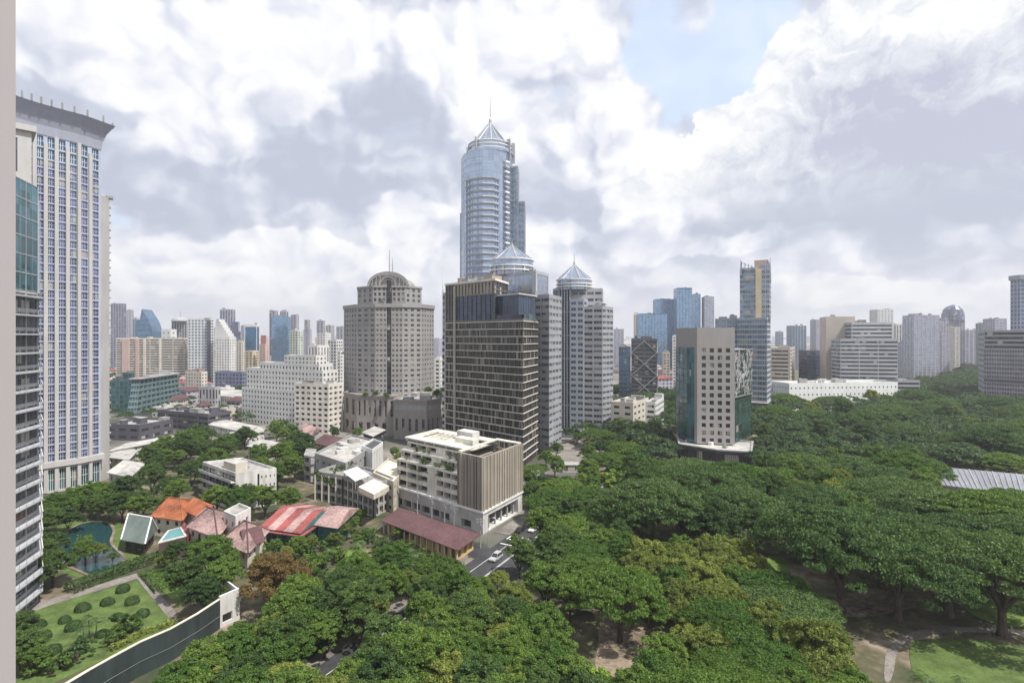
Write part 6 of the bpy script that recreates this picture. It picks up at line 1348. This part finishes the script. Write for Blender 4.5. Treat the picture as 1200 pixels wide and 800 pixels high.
# roof gardens
for k, (x, y, z) in enumerate(((375, 560, 9.6), (382, 563, 9.6), (392, 552, 9.6), (400, 548, 9.6), (410, 545, 9.6), (388, 567, 9.6), (372, 556, 9.6))): at('shrub' if k % 2 else 'pale', x, y, 1, .9, 'on the curved grey apartment roof', gz=z)
for k, (x, y) in enumerate(((428, 462), (440, 461), (452, 462), (466, 452), (476, 454), (488, 456), (502, 458), (512, 462), (496, 450))): at('dark' if k % 2 else 'round', x, y, 3, .55 if k > 2 else .4, 'on the hotel podium roof', gz=22.5)
for k in range(26):
    lvl = rgt.choice((2, 3, 4)); u = rgt.uniform(.05, .72); v0, z = {2: (.045, 13.28), 3: (.075, 16.38), 4: (.17, 19.28)}[lvl]; p = E(u, v0); plant(rgt.choice(('shrub', 'pale')), p[0], p[1], rgt.uniform(.4, .7), 'on the car park block terraces', 1, None, z)
for k in range(4): at('olive' if k % 2 else 'round', 462 + k * 6, 520 + k * 4, 8, .6, 'between the striped annexe and the car park block')
# ---- fills, nearest first
fill([(200, 800), (260, 745), (300, 700), (350, 690), (420, 670), (500, 700), (530, 760), (545, 830), (200, 860)], ['round', 'round', 'dark', 'olive'], 52, 'at the bottom left of the picture', 8, .75, 1.1, .42)

fill([(540, 830), (500, 700), (560, 690), (600, 700), (660, 740), (690, 800), (690, 830)], ['round', 'olive', 'round', 'dark'], 30, 'along the road at the bottom', 8, .75, 1.05, .42, road=True)
fill([(700, 830), (790, 745), (860, 740), (960, 770), (1030, 800), (1030, 840)], ['olive', 'raing', 'raing', 'round'], 20, 'at the bottom of the park', 8, .7, .95, .45)
fill([(730, 640), (860, 640), (960, 720), (1020, 790), (940, 780), (780, 740), (750, 700)], ['raing', 'round', 'rain', 'olive', 'olive'], 30, 'in the middle of the park', 8, .8, 1.1, .48, hs=(1., 1.35))
fill([(600, 640), (620, 560), (700, 560), (730, 620), (740, 640), (660, 660)], ['raing', 'round', 'dark'], 26, 'beside the plaza road', 8, .7, 1.0, .45)
fill([(660, 560), (700, 500), (790, 470), (812, 545), (780, 640), (700, 600)], ['round', 'dark', 'raing', 'yellow', 'round'], 60, 'left of the grey park office', 8, .7, 1.1, .45)
fill([(740, 560), (900, 560), (960, 600), (960, 640), (880, 625), (740, 625)], ['rain', 'rain', 'dark', 'raing'], 18, 'in front of the grey park office', 8, 1.0, 1.35, .5, hs=(1.1, 1.35))
fill([(880, 545), (1080, 545), (1090, 600), (1200, 600), (1300, 640), (1300, 690), (1150, 660), (960, 610)], ['rain', 'dark', 'rain', 'olive', 'raing', 'round'], 60, 'right of the grey park office', 8, .9, 1.35, .48, hs=(1.1, 1.4))
fill([(880, 470), (1300, 470), (1300, 560), (1080, 545), (880, 550)], ['rain', 'raing', 'rain', 'dark', 'olive'], 46, 'in the far half of the park', 8, .9, 1.4, .5, hs=(1., 1.4))
fill([(128, 600), (130, 540), (240, 500), (350, 500), (370, 540), (365, 600), (330, 600), (300, 590), (240, 600), (170, 590)], ['dark', 'dark', 'round', 'round'], 58, 'around the small white apartment block', 7, .75, 1.15, .5)
fill([(345, 690), (340, 640), (360, 620), (400, 628), (430, 618), (540, 660), (560, 690), (480, 690)], ['shrub', 'pale', 'shrub', 'fanpalm', 'round'], 75, 'in the garden below the maroon roof', 2, .8, 1.5, .5)
fill([(350, 500), (420, 500), (460, 510), (440, 520), (360, 530)], ['dark', 'round'], 8, 'in front of the domed hotel', 7, .5, .8, .5)
fill([(20, 590), (128, 575), (128, 600), (70, 615), (20, 640)], ['dark', 'round'], 10, 'at the foot of the hotel tower', 6, .7, 1, .5)
import collections
cnt_ = collections.Counter(KN[t[0]][0] for t in trees)
open('/tmp/counts.txt', 'w').write(str(cnt_)) if False else None
# labels
gr = {}
for t in trees:
    if t[5]: t[4]['label'] = t[5]; continue
    gr.setdefault((t[0], t[1]), []).append(t)
for (k, z), L_ in gr.items():
    L_.sort(key=lambda t: t[2] / t[3]); nm = KN[k][1]
    for i, t in enumerate(L_):
        t[4]['label'] = (f'{nm} {z}' if len(L_) == 1 else f'{ordw(i)} {nm} from left, {z}'); t[4]['group'] = ('trees ' if 'shrub' not in nm else 'shrubs ') + z
# ---- far woodland: one mass of foliage beyond the trees that can be told apart
def wood(name, poly, spacing, seed, size, per, m, z=0, Rr=8., Hh=5, th=6, lab=None):
    rng = np.random.default_rng(seed); P_ = poly; xs = [p[0] for p in P_]; ys = [p[1] for p in P_]; V = []; n = 0
    gx = np.arange(min(xs), max(xs), spacing)
    for x0 in gx:
        for y0 in np.arange(min(ys), max(ys), spacing):
            x, y = x0 + rng.uniform(-.4, .4) * spacing, y0 + rng.uniform(-.4, .4) * spacing
            px = CX + F * x / y
            if px < 100 or px > 1230 or not inside((x, y), P_): continue
            if not ok(x, y, 6, .55): continue
            s = rng.uniform(.65, 1.25); k = 26; a = rng.uniform(0, 2 * np.pi, k); q = np.sqrt(rng.uniform(0, 1, k)); r = Rr * s
            c = np.stack([x + q * r * np.cos(a), y + q * r * np.sin(a), th * s + Hh * s * np.sqrt(1 - (q * .95) ** 2) * rng.uniform(.7, 1.05, k)], 1)
            D = math.hypot(x, y); pr = max(5, int(per * min(1.6, 420 / D))); sz = size * max(1, D / 420)
            u = rng.normal(size=(k, pr, 3)); u /= np.linalg.norm(u, axis=2, keepdims=True); u[:, :, 2] = np.abs(u[:, :, 2]) - .25
            Pt = (c[:, None, :] + u * r * .24 * np.array([1, 1, .55])).reshape(-1, 3); nn = (u * .8 + np.array([0, 0, .5]) + rng.normal(size=u.shape) * .35).reshape(-1, 3); nn /= np.linalg.norm(nn, axis=1, keepdims=True)
            V.append(cards(Pt, nn, sz, rng)); n += 1
    if not V: return
    me = mesh_np(name, np.concatenate(V), m); o = bpy.data.objects.new(name, me); COL.objects.link(o); tag(o, lab, 'woodland', kind='stuff'); print(name, n, len(me.polygons))
wood('far_park_woodland', [(20, 330), (60, 230), (150, 205), (330, 190), (420, 300), (760, 560), (1400, 1250), (1100, 1350), (620, 760), (250, 470), (130, 560), (40, 520)], 10.5, 5, .7, 40, lfW, lab='unbroken tree canopy filling the far park')
wood('far_town_greenery', [(-330, 300), (-60, 330), (-60, 600), (-200, 900), (-700, 900), (-700, 400)], 22, 9, .7, 24, lfD, Rr=5.5, Hh=5, th=4, lab='scattered tree tops between the town buildings')
# ================================================================== CARS, POLES
def carmesh(col, kind):
    P_ = mat('car_paint_' + col[0], col[1], .3, var=.05, scale=2, spec=.6); tyre = mat('tyre', (.02, .02, .02)); lt_ = mat('lamp_lens', (.7, .68, .6), .2)
    L_, W_, Hh = (4.7, 1.85, 1.75) if kind == 'suv' else (4.5, 1.75, 1.42); hb = .95 if kind == 'suv' else .85
    body = MB(); prof = [(-L_ / 2, .35), (L_ / 2, .35), (L_ / 2, .7), (L_ / 2 - .2, hb - .05), (L_ / 2 - 1.15, hb + .02), (-L_ / 2 + .1, hb + .03), (-L_ / 2, .8)]
    w = W_ / 2
    for s in (1, -1): pts = [(x, s * w * (.96 if z > .8 else 1), z) for x, z in prof]; body.poly(pts if s < 0 else pts[::-1], P_)
    for i in range(len(prof)):
        a, c = prof[i], prof[(i + 1) % len(prof)]; fa = .96 if a[1] > .8 else 1; fc = .96 if c[1] > .8 else 1
        body.quad((a[0], w * fa, a[1]), (c[0], w * fc, c[1]), (c[0], -w * fc, c[1]), (a[0], -w * fa, a[1]), P_)
    x0, x1 = (-L_ / 2 + .25, L_ / 2 - 1.35) if kind == 'suv' else (-L_ / 2 + .7, L_ / 2 - 1.3)
    cab = MB(); t0, t1 = x0 + (.3 if kind == 'suv' else .65), x1 - .75; lo = [(x0, -w * .93), (x1, -w * .93), (x1, w * .93), (x0, w * .93)]; hi = [(t0, -w * .78), (t1, -w * .78), (t1, w * .78), (t0, w * .78)]
    cab.prism(lo, hb - .01, Hh - .04, mat('car_glass', (.02, .025, .03), .08, var=.02, spec=.7), p2=hi)
    rf = MB(); rf.prism([(t0 - .03, -w * .8), (t1 + .03, -w * .8), (t1 + .03, w * .8), (t0 - .03, w * .8)], Hh - .04, Hh + .02, P_)
    for s in (1, -1):
        for x, q in ((x0, t0), ((x0 + x1) / 2 - .2, (t0 + t1) / 2), (x1, t1)): rf.bar((x, s * w * .94, hb), (q, s * w * .79, Hh - .02), .07, P_)
    wh_ = MB(); wh_.lathe((0, 0), [(.001, -.11), (.33, -.11), (.33, .11), (.001, .11)], tyre, 14); wh_.lathe((0, 0), [(.001, .113), (.19, .113)], metalG, 10)
    lamp = MB(); lamp.box((0, 0), .06, .36, -.09, .09, lt_); tl = MB(); tl.box((0, 0), .06, .3, -.1, .1, mat('tail_lamp_red', (.4, .02, .02), .3))
    return [('body', body.mesh('body')), ('windows', cab.mesh('windows')), ('roof', rf.mesh('roof'))], wh_.mesh('wheel'), lamp.mesh('headlight'), tl.mesh('tail_light'), L_, W_
CM = {}
def car(s, t, col, kind, label, rev=False):
    key = (col[0], kind)
    if key not in CM: CM[key] = carmesh(col, kind)
    parts, wm_, lm, tm_, L_, W_ = CM[key]; p = RP(s, t) if t is not None else s
    an = math.atan2(RD.y, RD.x) + (math.pi if rev else 0) if not isinstance(rev, float) else rev
    e_ = empty('parked_car' if t is None else 'car', (*p, .095), label, 'car', 'cars on the road' if t is not None else 'cars by the plaza', an)
    for n_, me in parts: o = bpy.data.objects.new(n_, me); COL.objects.link(o); o.parent = e_
    for x in (-1, 1):
        for y in (-1, 1):
            o = bpy.data.objects.new('wheel', wm_); COL.objects.link(o); o.parent = e_; o.location = (x * L_ * .3, y * (W_ / 2 - .1), .33); o.rotation_euler = (-y * math.pi / 2, 0, 0)
    for y in (-1, 1):
        for me, x, n_ in ((lm, L_ / 2, 'headlight'), (tm_, -L_ / 2, 'tail_light')): o = bpy.data.objects.new(n_, me); COL.objects.link(o); o.parent = e_; o.location = (x, y * W_ * .36, .66)
silver = ('silver', (.42, .43, .44)); black = ('black', (.02, .02, .022)); whiteC = ('white', (.7, .7, .68)); redC = ('red', (.35, .03, .03)); greyC = ('grey', (.12, .12, .13))
car(128.5, -72.2, silver, 'suv', 'silver car waiting before the near zebra crossing', True)
car(150.5, -75.9, black, 'sedan', 'black car first in the queue beyond the left zebra crossing'); car(156.5, -76, greyC, 'suv', 'grey car second in the queue beside the car park block'); car(162.6, -75.8, black, 'suv', 'black car third in the queue beside the car park block')
car(169, -75.9, whiteC, 'sedan', 'white car fourth in the queue beside the car park block'); car(175.4, -76, greyC, 'sedan', 'grey car fifth in the queue beside the car park block')
car(153, -72.6, whiteC, 'sedan', 'white car in the inner lane beyond the left zebra crossing', True); car(160, -72.5, black, 'suv', 'black car in the inner lane behind the white car', True); car(168, -72.6, redC, 'sedan', 'red car in the inner lane farther along the road', True)
car(158, -66, black, 'sedan', 'black car in the right lane under the trees'); car(185, -67, silver, 'sedan', 'silver car far up the right lane under the trees')
for i, (px, py, cc_, lb) in enumerate(((652, 507, black, 'black car'), (662, 505, whiteC, 'white car'), (672, 508, greyC, 'grey car'), (684, 506, silver, 'silver car'), (697, 508, black, 'black car'), (712, 507, whiteC, 'white car'), (728, 508, redC, 'red car'))):
    car(U(px, py), None, cc_, 'sedan', f'{lb} on the plaza road, {ordw(i)} from the left', float(i % 2) * 3.1 + .1)
# utility poles in the lane beside the car park block
for i, (x, y) in enumerate(((489, 603), (506, 611), (521, 618), (532, 624), (563, 642), (466, 596))):
    c = U(x, y); r_ = empty('utility_pole', (*c, 0), f'concrete utility pole, {ordw([1, 2, 3, 4, 5, 0][i])} from left beside the maroon roof', 'utility pole', 'utility poles along the lane')
    b = MB(); b.tube([(*c, 0), (*c, 8.5)], [.2, .12], concG, 8); b.build('pole', r_)
    an = ax10 + .5
    for z in (7.4, 8.1): b = MB(); d = (math.cos(an) * 1.3, math.sin(an) * 1.3); b.bar((c[0] - d[0], c[1] - d[1], z), (c[0] + d[0], c[1] + d[1], z), .13, concG); b.build('cross_arm', r_)
    b = MB(); b.box((c[0] + .35, c[1]), .5, .5, 5.6, 6.6, metalG); b.build('transformer', r_)
# street lamps
def lamp(c, h, lab, an):
    r_ = empty('street_lamp', (*c, 0), lab, 'street lamp', 'street lamps'); b = MB(); b.tube([(*c, 0), (*c, h * .6), (*c, h)], [.12, .09, .06], metalG, 8); b.build('post', r_)
    e_ = (c[0] + math.cos(an) * 2, c[1] + math.sin(an) * 2, h + .4); b = MB(); b.bar((*c, h - .05), e_, .08, metalG); b.build('arm', r_); b = MB(); b.box((e_[0], e_[1]), .8, .3, h + .32, h + .48, metalW, an); b.build('lamp_head', r_)
a_ = math.atan2(RN.y, RN.x)
lamp(RP(136, -79), 8, 'street lamp on the left kerb at the near zebra crossing', a_); lamp(RP(160, -60.4), 8, 'street lamp on the right kerb beyond the crossing', a_ + math.pi); lamp(U(1037, 660), 9, 'slim lamp post behind the huge umbrella rain tree', 0.)
# white kiosk and canopies glimpsed between the trees
def kiosk(px, py, lab, w, d, h, rm):
    c = U(px, py); r_ = empty('kiosk', (*c, 0), lab, 'kiosk'); b = MB(); b.box(c, w, d, .1, h, concW); b.build('wall', r_); b = MB(); b.prism([(c[0] - w * .6, c[1] - d * .6), (c[0] + w * .6, c[1] - d * .6), (c[0] + w * .6, c[1] + d * .6), (c[0] - w * .6, c[1] + d * .6)], h, h + .2, rm); b.build('roof', r_)
    b = MB(); b.box((c[0], c[1] - d / 2 - .03), w * .7, .1, 1, h - .5, gDark); b.build('window', r_)
kiosk(668, 552, 'small white kiosk with a flat roof on the plaza below the dark banded tower', 7, 5, 3.4, roofW); kiosk(732, 685, 'white gabled park hut glimpsed under the airy rain tree', 8, 6, 3.4, metalW); kiosk(908, 620, 'white pavilion beside the bare earth in the park', 8, 5, 3, roofW); kiosk(893, 556, 'red roofed gate house at the foot of the grey park office', 6, 5, 3, roofR)
